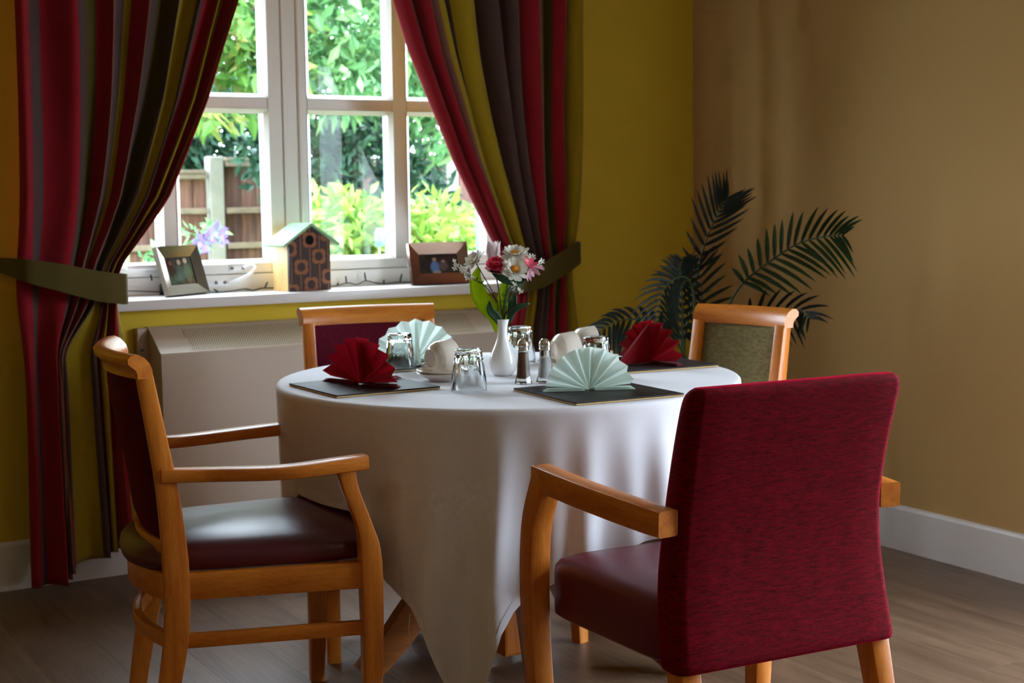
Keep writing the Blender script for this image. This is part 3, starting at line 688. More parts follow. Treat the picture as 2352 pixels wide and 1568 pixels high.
shrub('shrub', 'lime green leafy shrub in front of the fence, behind the right casement', 'shrub',
      [(3.15, 7.0, 1.02, .30, .3, .22), (3.55, 7.0, .95, .35, .3, .30), (3.35, 7.1, .7, .55, .35, .45), (3.95, 7.2, .85, .30, .3, .26), (3.0, 6.9, .75, .25, .25, .25)], 3000, .105, 3, LEAF_LIGHT,
      [[(3.3, 7.0, -.15, .03), (3.3, 7.0, .6, .02), (3.1, 7.0, 1.0, .01)], [(3.35, 7.05, -.15, .03), (3.5, 7.05, .6, .02), (3.7, 7.05, 1.1, .01)]])
shrub('shrub', 'low lime green shrub seen between the right frame and the right curtain', 'shrub',
      [(4.15, 7.6, .78, .35, .3, .30), (4.45, 7.7, .95, .28, .3, .26)], 1100, .10, 4, LEAF_LIGHT, [[(4.2, 7.6, -.15, .03), (4.25, 7.6, .5, .02), (4.4, 7.65, .9, .01)]])
shrub('conifer', 'dark blue green hedge tree above the fence in the left casement', 'tree',
      [(3.5, 11.4, 1.9, 1.1, .5, .62), (4.4, 11.5, 1.75, 1.0, .5, .5), (2.5, 11.5, 1.7, .8, .5, .5)], 6500, .12, 5, LEAF_DARK, [[(3.5, 11.5, -.2, .1), (3.5, 11.5, 1.2, .08), (3.5, 11.5, 2.2, .03)]])
shrub('conifer', 'dark green evergreen behind the lime shrub in the right casement', 'tree',
      [(4.3, 9.2, 1.25, .55, .35, .55), (3.9, 9.3, 1.5, .45, .3, .35), (4.7, 9.3, .9, .4, .3, .6)], 4200, .10, 6, LEAF_DARK, [[(4.3, 9.3, -.2, .06), (4.3, 9.3, 1.0, .04), (4.2, 9.3, 1.6, .02)]])
shrub('garden_tree', 'distant light green tree beyond the fence at the right', 'tree',
      [(6.8, 12.5, 1.9, 1.3, .8, .9), (5.6, 12.6, 2.3, .9, .7, .8), (8.2, 12.8, 2.2, 1.2, .8, 1.0)], 5200, .16, 8, LEAF_MID, [[(6.8, 12.6, -.2, .12), (6.8, 12.6, 1.4, .08), (6.7, 12.5, 2.4, .03)]])
# clematis with lilac flowers
cl = shrub('clematis', 'climbing plant with lilac flowers at the left edge of the window', 'plant',
      [(2.22, 6.9, .86, .16, .15, .14), (2.36, 6.9, 1.02, .12, .1, .07), (2.05, 6.9, .75, .2, .15, .16)], 420, .06, 9, LEAF_MID, [[(2.2, 6.9, -.15, .012), (2.2, 6.9, .6, .008), (2.35, 6.9, 1.05, .004)]])
LILAC = plain('lilac_petal', S(84, 70, 150), .6)
for k, (x, z, s, r_) in enumerate(((2.395, 1.035, .058, .3), (2.335, .995, .055, 1.2), (2.30, .965, .05, .8), (2.15, .86, .055, .2), (2.42, 1.0, .04, 2.0))):
    bm = bmesh.new()
    for q in range(5):
        a = 2*PI*q/5+r_; d = Vector((math.cos(a), -.25, math.sin(a))); e = Vector((-math.sin(a), 0, math.cos(a)))
        bm.faces.new([bm.verts.new(d*s*.1), bm.verts.new(d*s*.6+e*s*.3), bm.verts.new(d*s), bm.verts.new(d*s*.6-e*s*.3)])
    o = obj('blossom', bm, LILAC, cl); o.location = (x-2.22, 6.78-6.9, z+.13); o.modifiers.new('t', 'SOLIDIFY').thickness = .002
# bird feeder
bf = thing('bird_feeder', 'small pale blue bird feeder on a stake by the lime shrub', 'bird feeder', (3.11, 6.5, -.13))
obj('stake', tube([(0, 0, 0), (0, 0, 1.10)], .006, seg=6), SCREW, bf); 
obj('bottle', lathe([(0, 1.085), (.018, 1.085), (.022, 1.10), (.022, 1.155), (.012, 1.17), (0, 1.173)], 20), plain('pale_blue_plastic', S(66, 112, 172), .4), bf, auto=40)

# ------------------------------------------------------------------ dining chairs
def chair_root(name, label, x, y, ang, group):
    # local +y is forward
    return thing(name, label, 'chair', (x, y, 0), ang-PI/2, group)
def frame_chair(name, label, x, y, ang, arms, back_m, seat_m, wb=.211, wf=.261, D=.405, ztop=.885, group='show wood dining chairs', bow=.045):
    t = chair_root(name, label, x, y, ang, group)
    dz = ztop-.885
    bowf = lambda xx, b=bow: -b*(1-(xx/wb)**2)
    yp = lambda z: float(np.interp(z, (0, .30, .45, .60, .80, .90), (-.050, .0, .002, -.010, -.040, -.058)))
    for s in (-1, 1):
        obj('rear_post', sweep([(s*wb, yp(z), z, w_, h_) for z, w_, h_ in ((0, .034, .036), (.15, .036, .042), (.30, .036, .050), (.45, .036, .052), (.60, .034, .044), (.72, .033, .038), (.840+dz, .032, .034))], None, up=(0, 1, 0), n=18, r=.005), WZ, t, auto=40)
        fl_ = [(s*(wf-.004), D-.006, 0, .034, .034), (s*wf, D, .20, .040, .042), (s*wf, D, .42, .044, .046)]
        if arms: fl_ += [(s*wf, D-.012, .50, .036, .034), (s*wf, D-.040, .58, .034, .034), (s*(wf+.002), D-.052, .635, .036, .040)]
        obj('front_leg', sweep(fl_, None, up=(0, 1, 0), n=20, r=.005), WZ, t, auto=40)
        obj('side_rail', sweep([(s*wb, .02, .394), (s*wf, D-.02, .394)], (.026, .056), r=.003), WY, t, auto=40)
        obj('side_stretcher', sweep([(s*wb, .01, .278), (s*wf, D-.01, .278)], (.020, .030), r=.003), WY, t, auto=40)
        if arms:
            obj('armrest', sweep([(s*(wb+.006), -.020, .632, .034, .030), (s*(wb+.018), .08, .629, .042, .028), (s*(wf+.010), .22, .630, .046, .028), (s*(wf+.010), .34, .636, .046, .030), (s*(wf+.004), D-.006, .638, .044, .032)], None, n=20, r=.007), WY, t, auto=40)
    # curved crest rail with a rolled top
    prof = [(.014, 0), (.015, .016), (.010, .030), (-.001, .043), (-.014, .050), (-.027, .049), (-.035, .041), (-.034, .031), (-.026, .024), (-.019, .018), (-.016, .010), (-.016, 0)]
    rings = []
    zb = ztop-.050; y0 = yp(zb)
    for k in range(25):
        xx = -(wb+.019)+2*(wb+.019)*k/24; b = y0-bow*(1-(xx/(wb+.019))**2)
        sl = 2*bow*xx/(wb+.019)**2  # plan slope
        rings.append([(xx-sl*dy*.6, b+dy, zb+z) for dy, z in prof])
    obj('crest_rail', loft(rings), WX, t, auto=50)
    # upholstered back panel, bowed like the crest rail
    def panel(z0, z1, th, inset, n=16, m=10, puff=.012):
        V = []; xs = np.linspace(-(wb-inset), wb-inset, n+1); zs = np.linspace(z0, z1, m+1)
        fr = [[None]*(n+1) for _ in range(m+1)]; bk = [[None]*(n+1) for _ in range(m+1)]
        bm = bmesh.new()
        for j, z in enumerate(zs):
            for i, xx in enumerate(xs):
                e = (1-abs(xx/(wb-inset))**6)*(1-abs((z-(z0+z1)/2)/((z1-z0)/2))**8)
                b = yp(z)+bowf(xx, bow*(.75+.25*(z-z0)/(z1-z0)))
                fr[j][i] = bm.verts.new((xx, b+th/2*.55+puff*e, z)); bk[j][i] = bm.verts.new((xx, b-th/2*.55-puff*.8*e, z))
        for j in range(m):
            for i in range(n):
                bm.faces.new((fr[j][i], fr[j][i+1], fr[j+1][i+1], fr[j+1][i])); bm.faces.new((bk[j][i], bk[j+1][i], bk[j+1][i+1], bk[j][i+1]))
        for i in range(n): bm.faces.new((fr[0][i], bk[0][i], bk[0][i+1], fr[0][i+1])); bm.faces.new((fr[m][i], fr[m][i+1], bk[m][i+1], bk[m][i]))
        for j in range(m): bm.faces.new((fr[j][0], fr[j+1][0], bk[j+1][0], bk[j][0])); bm.faces.new((fr[j][n], bk[j][n], bk[j+1][n], fr[j+1][n]))
        return bm
    obj('back_panel', panel(.488, zb+.004, .026, .019), back_m, t, auto=60)
    def bowed(z, w_, h_, b, name, yy, m=WX):
        obj(name, sweep([(xx, yy-b*(1-(xx/(wb+.001))**2), z) for xx in np.linspace(-wb, wb, 15)], (w_, h_), r=.003), m, t, auto=40)
    bowed(.474, .024, .028, .040, 'lower_back_rail', .0); bowed(.394, .026, .056, .055, 'back_rail', -.004); bowed(.278, .020, .032, .050, 'rear_stretcher', -.004)
    obj('front_rail', sweep([(-wf, D, .394), (wf, D, .394)], (.026, .056), r=.003), WX, t, auto=40)
    # domed seat pad
    rings = []; N_ = 48
    def outline(sc_, z):
        P = []
        for k in range(N_):
            a = 2*PI*k/N_; ca, sa = math.cos(a), math.sin(a)
            n_ = 5.0; rr = (abs(ca)**n_+abs(sa)**n_)**(-1/n_)
            u, v = rr*ca*sc_, rr*sa*sc_
            yy = .195+v*.243; hw = wb-.006+(wf-wb)*min(1, max(0, (yy/D)))
            yy2 = yy-(.040*(1-u*u) if v < 0 else -.012*(1-u*u))*abs(v)
            P.append((u*(hw+.002), yy2, z))
        return P
    for sc_, z in ((.94, .420), (.985, .426), (1.0, .440), (.985, .456), (.93, .470), (.80, .481), (.55, .489), (.25, .493)): rings.append(outline(sc_, z))
    obj('seat_pad', loft(rings), seat_m, t, auto=70)
    return t
frame_chair('armchair', 'wooden armchair with burgundy back panel at the left, glossy oxblood seat facing the table', .972, 3.177, math.radians(-10.2), True, VELVET_BURG, VINYL_A)
frame_chair('dining_chair', 'wooden chair with plain burgundy back, behind the table before the heater', 1.802, 3.82, math.radians(-101), False, VELVET_BURG2, VINYL_A, wb=.176, wf=.228, bow=.03)
frame_chair('dining_chair', 'wooden chair with olive fabric back beside the palm', 2.560, 3.165, math.radians(192), False, OLIVE_CHEN, VINYL_A, wb=.142, wf=.195, D=.40, ztop=.885, bow=.026)

# fully upholstered armchair in front
d = chair_root('armchair', 'upholstered armchair with tall red chenille back and wooden arms, nearest the camera', 1.815, 2.105, math.radians(86.5), 'armchair with upholstered back')
del d['group']
def slab_rings():
    rings = []
    ctr = [(.336, .246, -.010, .070), (.346, .250, -.012, .080), (.40, .247, .000, .084), (.50, .240, .012, .080), (.60, .233, .008, .074), (.70, .233, -.012, .068), (.78, .235, -.034, .062), (.83, .236, -.050, .056), (.848, .232, -.056, .046), (.856, .222, -.058, .028)]
    for z, w_, y, th in smooth_pts(ctr, 26):
        rings.append([(a, y+b-.006*(1-(a/w_)**2), z+.003*(1-(a/w_)**2)) for a, b in rrect(2*w_, th, .022, 5)])
    return rings
rg = slab_rings()
bm = loft(rg); bmesh.ops.subdivide_edges(bm, edges=[e for e in bm.edges if e.calc_length() > .2], cuts=6, use_grid_fill=True)
obj('backrest', bm, CHENILLE, d, auto=60)
def seatD():
    rings = []
    for sc_, z in ((.97, .338), (1.0, .345), (1.0, .420), (.992, .438), (.96, .450), (.88, .458), (.6, .464), (.2, .466)):
        P = []
        for k in range(56):
            a = 2*PI*k/56; n_ = 9.0; rr = (abs(math.cos(a))**n_+abs(math.sin(a))**n_)**(-1/n_); u, v = rr*math.cos(a)*sc_, rr*math.sin(a)*sc_
            yy = .225+v*.222; P.append((u*(.238+.022*(yy/.45)), yy, z))
        rings.append(P)
    return loft(rings)
obj('seat', seatD(), VINYL_D, d, auto=60)
for s in (-1, 1):
    obj('armrest', sweep([(s*.255, -.022, .612, .044, .048), (s*.262, .05, .614, .044, .050), (s*.272, .25, .620, .044, .050), (s*.272, .425, .626, .045, .050)], None, n=14, r=.005), WY, d, auto=40)
    obj('front_leg', sweep([(s*.262, .415, 0, .040, .040), (s*.278, .428, .20, .044, .048), (s*.284, .434, .38, .046, .052), (s*.282, .428, .52, .046, .054), (s*.274, .408, .60, .046, .056), (s*.272, .392, .640, .046, .050)], None, up=(0, 1, 0), n=22, r=.005), WZ, d, auto=40)
    obj('rear_leg', sweep([(s*.225, -.085, 0, .034, .036), (s*.222, -.045, .20, .040, .046), (s*.218, -.012, .345, .044, .052)], None, up=(0, 1, 0), n=10, r=.004), WZ, d, auto=40)
obj('underside_frame', B((-.21, .04, .325), (.21, .41, .3395)), BLACKM, d)

# ------------------------------------------------------------------ round table, cloth
TX, TY, TR, TZ = 1.888, 3.211, .574, .742
tb = thing('dining_table', 'round wooden pedestal table under the white cloth', 'table', (TX, TY, 0))
obj('tabletop', lathe([(0, .715), (TR-.012, .715), (TR-.003, .721), (TR-.003, .733), (TR-.010, .739), (0, .739)], 96), TW, tb, auto=40)
obj('column', B((-.05, -.05, .035), (.05, .05, .715), .008), WZ, tb)
obj('support_plate', B((-.26, -.26, .695), (.26, .26, .7145), .006), TW, tb)
for a in (-40, -112, -184, 104, 32):
    c_, s_ = math.cos(math.radians(a)), math.sin(math.radians(a))
    obj('table_leg', sweep([(c_*.045, s_*.045, .30, .040, .10), (c_*.14, s_*.14, .275, .040, .095), (c_*.24, s_*.24, .205, .040, .085), (c_*.33, s_*.33, .105, .040, .075), (c_*.405, s_*.405, .034, .040, .064)], None, n=16, r=.006), TW, tb, auto=40)
CORN = [-130., -40., 50., 121., 230.]
def cloth():
    s = .872; NA = 720; hang = 46
    def drop(a):
        a = (a+130) % 360-130
        for k in range(4):
            if CORN[k] <= a <= CORN[k+1]:
                q = 45-abs(-45+90*(a-CORN[k])/(CORN[k+1]-CORN[k])); return float(np.interp(q, (0, 2.5, 5, 7.5, 10, 15, 25, 45), (.655, .645, .565, .475, .435, .395, .335, .292)))
        return s-TR
    def gauss(a, c, w_): 
        dd = (a-c+180) % 360-180; return math.exp(-(dd/w_)**2)
    V = []; F = []
    # top disc
    rads = [0, .15, .3, .42, .5, .545, .565, TR-.003]
    zoff = [0, 0, 0, 0, 0, 0, 0, 0]
    rows = []
    for r_ in rads: rows.append([(r_, TZ)]*NA)
    rows.append([(TR+.001, TZ-.0012)]*NA); rows.append([(TR+.0045, TZ-.005)]*NA)
    rnd = random.Random(11)
    folds = [(-171, 7, .010), (-158, 6, .016), (-147, 6, .012), (-136, 5, .040), (-122.5, 4, .060), (-112, 3.2, .026), (-103.5, 3.2, .042), (-94, 3.2, .020), (-85, 3.2, .042), (-76, 3.2, .024), (-66, 3.6, .044), (-55, 4.5, .020), (-45, 5, .042), (-33, 5, .046), (-20, 6, .018), (0, 7, .012), (18, 6, .018), (36, 6, .03), (47, 5, .045), (60, 5, .03), (78, 6, .012), (96, 6, .012), (112, 5, .03), (120, 4, .035), (130, 5, .03), (150, 7, .012), (170, 8, .008)]
    dr = []
    for i in range(NA):
        a = -180+360*i/NA; dd = drop(a)
        # the cloth rests on the pushed-in seats
        for c0, hw, lim in ((-173, 21, .246), (0, 24, .26), (82, 26, .262)):
            k = min(1, max(0, (hw-abs((a-c0+180) % 360-180))/6.)); dd = dd*(1-k)+min(dd, lim)*k
        dr.append(dd)
    for j in range(1, hang+1):
        row = []
        for i in range(NA):
            a = -180+360*i/NA; ell = dr[i]*j/hang
            g = 0
            amp = min(1, (ell/.42))**1.15
            for c0, w_, h_ in folds:
                cc = c0 + 4*math.sin(ell*5+c0)*ell
                g += h_*gauss(a, cc, w_)
            g -= .012
            tuck = 0
            for c0, hw, dep in ((-172, 22, .030), (0, 26, .10), (82, 28, .11)):
                dd = abs((a-c0+180) % 360-180); k = max(0, min(1, (hw+6-dd)/12.)); k = k*k*(3-2*k); tuck += dep*k
            r_ = TR+.006+g*amp*1.15*(1-min(1, tuck*6))-tuck*min(1, ell/.22)**1.3
            z = TZ-.006-ell*.992
            row.append((r_, z))
        rows.append(row)
    for row in rows:
        for i, (r_, z) in enumerate(row):
            a = math.radians(-180+360*i/NA); V.append((r_*math.cos(a), r_*math.sin(a), z))
    for j in range(len(rows)-1):
        if j == 0: continue
        for i in range(NA): k = (i+1) % NA; F.append((j*NA+i, (j+1)*NA+i, (j+1)*NA+k, j*NA+k))
    # centre cap
    V.append((0, 0, TZ)); c_ = len(V)-1
    for i in range(NA): F.append((c_, NA+i, NA+(i+1) % NA))
    hem0 = (len(rows)-4)*NA
    return V, F, rows, NA
V, F, rows, NA = cloth()
tc = obj('tablecloth', (V, [], F), LINEN, None, smooth=True); tag(tc, 'white linen cloth draped over the round table, corner hanging to the floor', 'tablecloth'); tc.location = (TX, TY, 0)
# turned hem: a strip standing just proud of the last centimetres
HV = []; HF = []
for j in (-4, -3, -2, -1):
    for i, (r_, z) in enumerate(rows[j]):
        a = math.radians(-180+360*i/NA); HV.append(((r_+.0016)*math.cos(a), (r_+.0016)*math.sin(a), z-(.001 if j == -1 else 0)))
for j in range(3):
    for i in range(NA): k = (i+1) % NA; HF.append((j*NA+i, (j+1)*NA+i, (j+1)*NA+k, j*NA+k))
obj('hem', (HV, [], HF), LINEN, tc, smooth=True)

th_a = math.radians(-141)
obj('loose_thread', tube([(.625*math.cos(th_a), .625*math.sin(th_a), .30), (.632*math.cos(th_a), .632*math.sin(th_a), .262), (.634*math.cos(th_a+.012), .634*math.sin(th_a+.012), .225), (.640*math.cos(th_a+.035), .640*math.sin(th_a+.035), .213)], .0006, n=12, seg=5), LINEN, tc, smooth=True)

# ------------------------------------------------------------------ table setting
TT = TZ+.001
def placemat(label, x, y, w_, h_, rz):
    t = thing('placemat', label, 'placemat', (x, y, TT), rz, 'leatherette placemats')
    obj('backing', B((-w_/2, -h_/2, 0), (w_/2, h_/2, .0035), .001), TAN, t)
    obj('leather_top', B((-w_/2, -h_/2, .0036), (w_/2, h_/2, .0068), .0012), LEATHER, t)
    bm = bmesh.new()
    def line(a, b):
        a, b = Vector(a), Vector(b); n = int((b-a).length/.007)
        for k in range(n):
            p, q = a+(b-a)*(k+.15)/n, a+(b-a)*(k+.8)/n; d_ = (b-a).normalized(); s_ = Vector((-d_.y, d_.x, 0))*.0005
            bm.faces.new([bm.verts.new(v) for v in (p-s_, q-s_, q+s_, p+s_)])
    e = .006; z = .0071
    c = [(-w_/2+e, -h_/2+e, z), (w_/2-e, -h_/2+e, z), (w_/2-e, h_/2-e, z), (-w_/2+e, h_/2-e, z)]
    for k in range(4): line(c[k], c[(k+1) % 4])
    o = obj('stitching', bm, STITCH, t); o['kind'] = 'stuff'
placemat('dark leatherette placemat at the left under a burgundy napkin', 1.492, 3.222, .268, .272, math.radians(1))
placemat('dark leatherette placemat at the front under the mint napkin', 1.884, 2.806, .280, .290, math.radians(-3))
placemat('dark leatherette placemat at the right by the olive chair', 2.300, 3.195, .280, .270, math.radians(-4))
placemat('dark leatherette placemat at the back before the burgundy chair', 1.800, 3.605, .280, .270, math.radians(4))
def napkin(label, x, y, rz, m, group, R=.096, npl=9, lean=0., z0=TT+.0070):
    """pleated fan: local +y is the face seen by the diner; a triangular flap behind props it up"""
    t = thing('napkin', label, 'napkin', (x, y, z0), rz, group)
    nk = 2*npl; V = []; F = []
    rr = [.008, .35, .7, 1.0]
    for j, q in enumerate(rr):
        for k in range(nk+1):
            th = PI*(.02+.96*k/nk); amp = .0135*q**.9*(1 if k % 2 else -1)
            edge = 1.0 if j < 3 else (1.0 if k % 2 else .955)
            V.append((R*q*edge*math.cos(th)*1.04, amp+lean*q*R*math.sin(th)*-1, .002+R*q*edge*math.sin(th)+(.003 if k in (0, nk) else 0)))
    n1 = nk+1
    for j in range(3):
        for k in range(nk): F.append((j*n1+k, j*n1+k+1, (j+1)*n1+k+1, (j+1)*n1+k))
    o = obj('pleated_fan', (V, [], F), m, t)
    T_ = R*1.0
    # support flap: two layers meeting in a fold
    V = [(-.003, -.004, .002), (-.003, -.004, R*.93), (-.006, -T_*.55, R*.45), (-.004, -T_*1.02, .004), (-.004, -T_*.5, .002),
         (.004, -.004, .002), (.004, -.004, R*.93), (.003, -T_*.55, R*.46), (.003, -T_*1.02, .004), (.003, -T_*.5, .002)]
    F = [(0, 4, 2, 1), (4, 3, 2), (5, 6, 7, 9), (9, 7, 8), (1, 2, 7, 6), (2, 3, 8, 7)]
    o = obj('support_flap', (V, [], F), m, t)
    # tucked tail at the foot of the flap
    V = [(-.003, -T_*.45, .002), (-.018, -T_*.62, .003), (-.016, -T_*1.14, .004), (.004, -T_*1.16, .008), (.005, -T_*.45, .010)]
    o = obj('tucked_tail', (V, [], [(0, 1, 2, 3, 4)]), m, t); o.modifiers.new('paper', 'SOLIDIFY').thickness = .002
    # flat layers at the two feet of the fan
    for s in (-1, 1):
        bm = bmesh.new()
        for k in range(3):
            w0 = .014-.002*k; box(bm, (min(s*.012, s*(R*1.06-.004*k)), -w0, .001+.0026*k), (max(s*.012, s*(R*1.06-.004*k)), w0*.7, .0022+.0026*k))
        obj('folded_edge', bm, m, t)
def face(ang): return math.radians(ang)-PI/2
napkin('mint green napkin fan at the front, facing the red armchair', 1.868, 2.815, face(-112), PAPER_MINT, 'mint napkin fans', R=.100)
napkin('mint green napkin fan at the back, behind a tumbler', 1.822, 3.592, face(68), PAPER_MINT, 'mint napkin fans', R=.113)
napkin('burgundy napkin fan at the left end of the table', 1.486, 3.228, face(201), PAPER_RED, 'burgundy napkin fans', R=.113)
napkin('burgundy napkin fan at the right, before the olive chair', 2.306, 3.185, face(8), PAPER_RED, 'burgundy napkin fans', R=.112)

def tumbler_mesh():
    seg = 96; H_ = .098; n_fl = 10
    def flute(k, amt):
        ph = (k/seg*n_fl) % 1.0; return amt*(abs(math.cos(PI*ph))**1.6)
    # upside down: z=0 is the rim standing on the cloth
    out = [(0.0412, .0006), (.0418, .003), (.0412, .020), (.0403, .031), (.0388, .040), (.0360, .060), (.0335, .080), (.0322, .088), (.0318, .091), (.0312, .0955), (.0290, .098)]
    fl_ = [0, 0, 0, .0004, .0022, .0026, .0026, .0022, .0003, 0, 0]
    inn = [(.0250, .0965), (.0002, .0960)]
    cav = [(.0398, .0006), (.0400, .003), (.0392, .020), (.0382, .031), (.0345, .060), (.0312, .078), (.0270, .0835), (.0002, .0845)]
    bm = bmesh.new(); R = []
    for (r_, z), fa in zip(out, fl_): R.append([bm.verts.new(((r_-flute(k, fa))*math.cos(2*PI*k/seg), (r_-flute(k, fa))*math.sin(2*PI*k/seg), z)) for k in range(seg)])
    for r_, z in inn: R.append([bm.verts.new((r_*math.cos(2*PI*k/seg), r_*math.sin(2*PI*k/seg), z)) for k in range(seg)])
    Cv = [[bm.verts.new((r_*math.cos(2*PI*k/seg), r_*math.sin(2*PI*k/seg), z)) for k in range(seg)] for r_, z in cav]
    for L_ in (R, Cv):
        for j in range(len(L_)-1):
            for k in range(seg): q = (k+1) % seg; bm.faces.new((L_[j][k], L_[j][q], L_[j+1][q], L_[j+1][k]))
    for k in range(seg): q = (k+1) % seg; bm.faces.new((R[0][k], R[0][q], Cv[0][q], Cv[0][k]))
    bm.faces.new(R[-1]); bm.faces.new(Cv[-1])
    return bm
tum = None
for lab, x, y, rz in (('upturned fluted tumbler in front of the mint napkin at the back', 1.712, 3.468, .1), ('upturned fluted tumbler nearest the camera, left of the vase', 1.668, 3.020, .4), ('upturned fluted tumbler directly behind the salt and pepper', 2.065, 3.449, .2), ('upturned fluted tumbler half hidden behind the front mint napkin', 2.069, 3.086, .5)):
    if tum is None: o = obj('tumbler', tumbler_mesh(), GLASS, None, auto=50); tum = o.data
    else: o = bpy.data.objects.new('tumbler', tum); C.objects.link(o)
    tag(o, lab, 'tumbler', 'upturned glass tumblers'); o.location = (x, y, TT); o.rotation_euler = (0, 0, rz)

def saucer(label, x, y, z):
    o = obj('saucer', lathe([(0, .002), (.036, .002), (.036, .0), (.040, .0), (.041, .003), (.058, .010), (.070, .0175), (.0715, .0195), (.070, .0205), (.056, .0135), (.040, .0065), (.024, .005), (0, .005)], 56), CERAMIC, None, auto=50)
    tag(o, label, 'saucer', 'cream saucers'); o.location = (x, y, z); return o
def cup(label, x, y, z, az, tilt):
    """cup lying on its side; az = heading of the open end"""
    t = thing('cup', label, 'cup', (x, y, z), az, 'cream cups on their sides')
    # profile along +x after turning
    prof = [(0, .004), (.018, .004), (.020, .0), (.024, .0), (.0255, .004), (.031, .008), (.0375, .015), (.0395, .020), (.0405, .0215), (.0418, .045), (.0425, .064), (.0412, .0648), (.0402, .063), (.0392, .045), (.0375, .022), (.030, .011), (0, .008)]
    bm = lathe(prof, 56); bmesh.ops.rotate(bm, verts=bm.verts[:], cent=(0, 0, 0), matrix=Matrix.Rotation(PI/2, 3, 'Y'))
    bmesh.ops.translate(bm, verts=bm.verts[:], vec=(-.032, 0, 0)); bmesh.ops.rotate(bm, verts=bm.verts[:], cent=(0, 0, 0), matrix=Matrix.Rotation(tilt, 3, 'Y'))
    bmesh.ops.translate(bm, verts=bm.verts[:], vec=(0, 0, .0425)); obj('bowl', bm, CERAMIC, t, auto=50)
    bm = sweep([(-.012, .038, .0), (-.012, .060, .004), (.002, .068, .004), (.016, .062, .002), (.020, .040, .0)], (.009, .007), n=16, r=.003)
    bmesh.ops.rotate(bm, verts=bm.verts[:], cent=(0, 0, 0), matrix=Matrix.Rotation(math.radians(-24), 3, 'X')); bmesh.ops.translate(bm, verts=bm.verts[:], vec=(0, 0, .0425)); obj('handle', bm, CERAMIC, t, auto=50)
saucer('lower cream saucer of the pair left of the vase', 1.719, 3.233, TT); saucer('upper cream saucer of the pair left of the vase, carrying a cup', 1.719, 3.233, TT+.0075)
cup('cream cup lying on its side on the saucers left of the vase', 1.710, 3.240, TT+.0135, math.radians(8), math.radians(-4))
saucer('cream saucer under the tipped cup right of the salt cellar', 2.093, 3.272, TT)
cup('cream cup lying on its side right of the salt cellar', 2.101, 3.285, TT+.0065, math.radians(-5), math.radians(-4))
saucer('cream saucer behind the tumbler at the right', 2.255, 3.405, TT)
cup('cream cup on its side at the back, mostly hidden by the tumbler', 2.235, 3.392, TT+.0065, math.radians(-15), math.radians(-4))

# bud vase
vs_ = tag(obj('vase', lathe([(0, 0), (.026, 0), (.030, .002), (.040, .016), (.0435, .032), (.0415, .048), (.033, .068), (.023, .088), (.0165, .106), (.0150, .122), (.0158, .138), (.0190, .150), (.0212, .157), (.0200, .1575), (.0175, .150), (.0140, .136), (.0132, .120), (.0145, .106), (.020, .09), (.030, .068), (.0385, .048), (.040, .032), (.034, .012), (0, .008)], 64), PORCEL, None, auto=60), 'white porcelain bud vase holding the artificial flowers', 'vase')
VX, VY = 1.885, 3.234; vs_.location = (VX, VY, TT); vs_.data.transform(Matrix.Diagonal((.82, .82, .9, 1)))

# salt and pepper
def shaker(label, x, y, rz, fillc, fh):
    t = thing('shaker', label, 'shaker', (x, y, TT), rz, 'salt and pepper shakers')
    def oct_(r_, z): return [(r_*math.cos(PI/8+k*PI/4), r_*math.sin(PI/8+k*PI/4), z) for k in range(8)]
    obj('glass_body', loft([oct_(r_, z) for r_, z in ((.0215, 0), (.0225, .003), (.0205, .010), (.0175, .022), (.0155, .045), (.0138, .068), (.0130, .078), (.0128, .080))]), GLASS, t, auto=20)
    obj('contents', lathe([(0, .012), (.0125, .012), (.0135, .014), (.0115, .040), (.0105, fh-.003), (.009, fh), (0, fh+.002)], 24), plain('condiment_'+label[:5], fillc, .9, var=.2, vscale=700), t, auto=50)
    obj('cap', lathe([(.0125, .0805), (.0145, .0810), (.0145, .0835), (.0135, .0845), (.0148, .0855), (.0148, .0875), (.0136, .0885), (.0146, .0895), (.0146, .0925), (.0138, .098), (.0115, .1035), (.0070, .1075), (0, .109)], 32), CHROME, t, auto=50)
    bm = bmesh.new()
    for k in range(7):
        a = 2*PI*k/6; r_ = .006 if k < 6 else 0
        bmesh.ops.create_circle(bm, cap_ends=True, radius=.0008, segments=6, matrix=Matrix.Translation((r_*math.cos(a), r_*math.sin(a), .1093-.0015*(r_ > 0))))
    obj('cap_holes', bm, BLACKM, t)['kind'] = 'stuff'
shaker('pepper shaker, tapered glass with brown pepper, left of the salt', 1.842, 3.062, .2, S(120, 82, 60), .074)
shaker('salt shaker, tapered glass with white salt, right of the pepper', 1.890, 3.040, .5, S(236, 230, 228), .062)

# ------------------------------------------------------------------ artificial flowers in the vase
FO = Vector((1.886, 3.215, .743)); NECK = Vector((VX, VY, TT+.10))
STEM = plain('dark_green_stem', S(30, 66, 34), .6); LEAFG = plain('fresh_green_leaf', S(122, 158, 30), .5, Subsurface_Weight=0.0)
def thin_leaf_mat(name, c, tr=.4):
    a = N(name); n1 = a.noise(a.coord('Object', (200, 200, 30)), 1.0, 3); cc = a.ramp(n1, [(.3, tuple(x*.8 for x in c[:3])+(1,)), (.7, c)])
    a.set(Base_Color=cc, Roughness=.5); t = a.n('ShaderNodeBsdfTranslucent'); a.l(cc, t.inputs[0]); mx = a.n('ShaderNodeMixShader'); mx.inputs[0].default_value = tr
    a.l(a.p.outputs[0], mx.inputs[1]); a.l(t.outputs[0], mx.inputs[2]); a.l(mx.outputs[0], a.out.inputs[0]); return a.m
LEAFG = thin_leaf_mat('fresh_green_leaf_translucent', S(186, 204, 24), .6); LEAFD = thin_leaf_mat('dark_green_silk_leaf', S(28, 70, 34), .2)
PETW = thin_leaf_mat('white_petal', S(242, 238, 224), .3); PETT = thin_leaf_mat('blush_petal', S(234, 214, 214), .3)
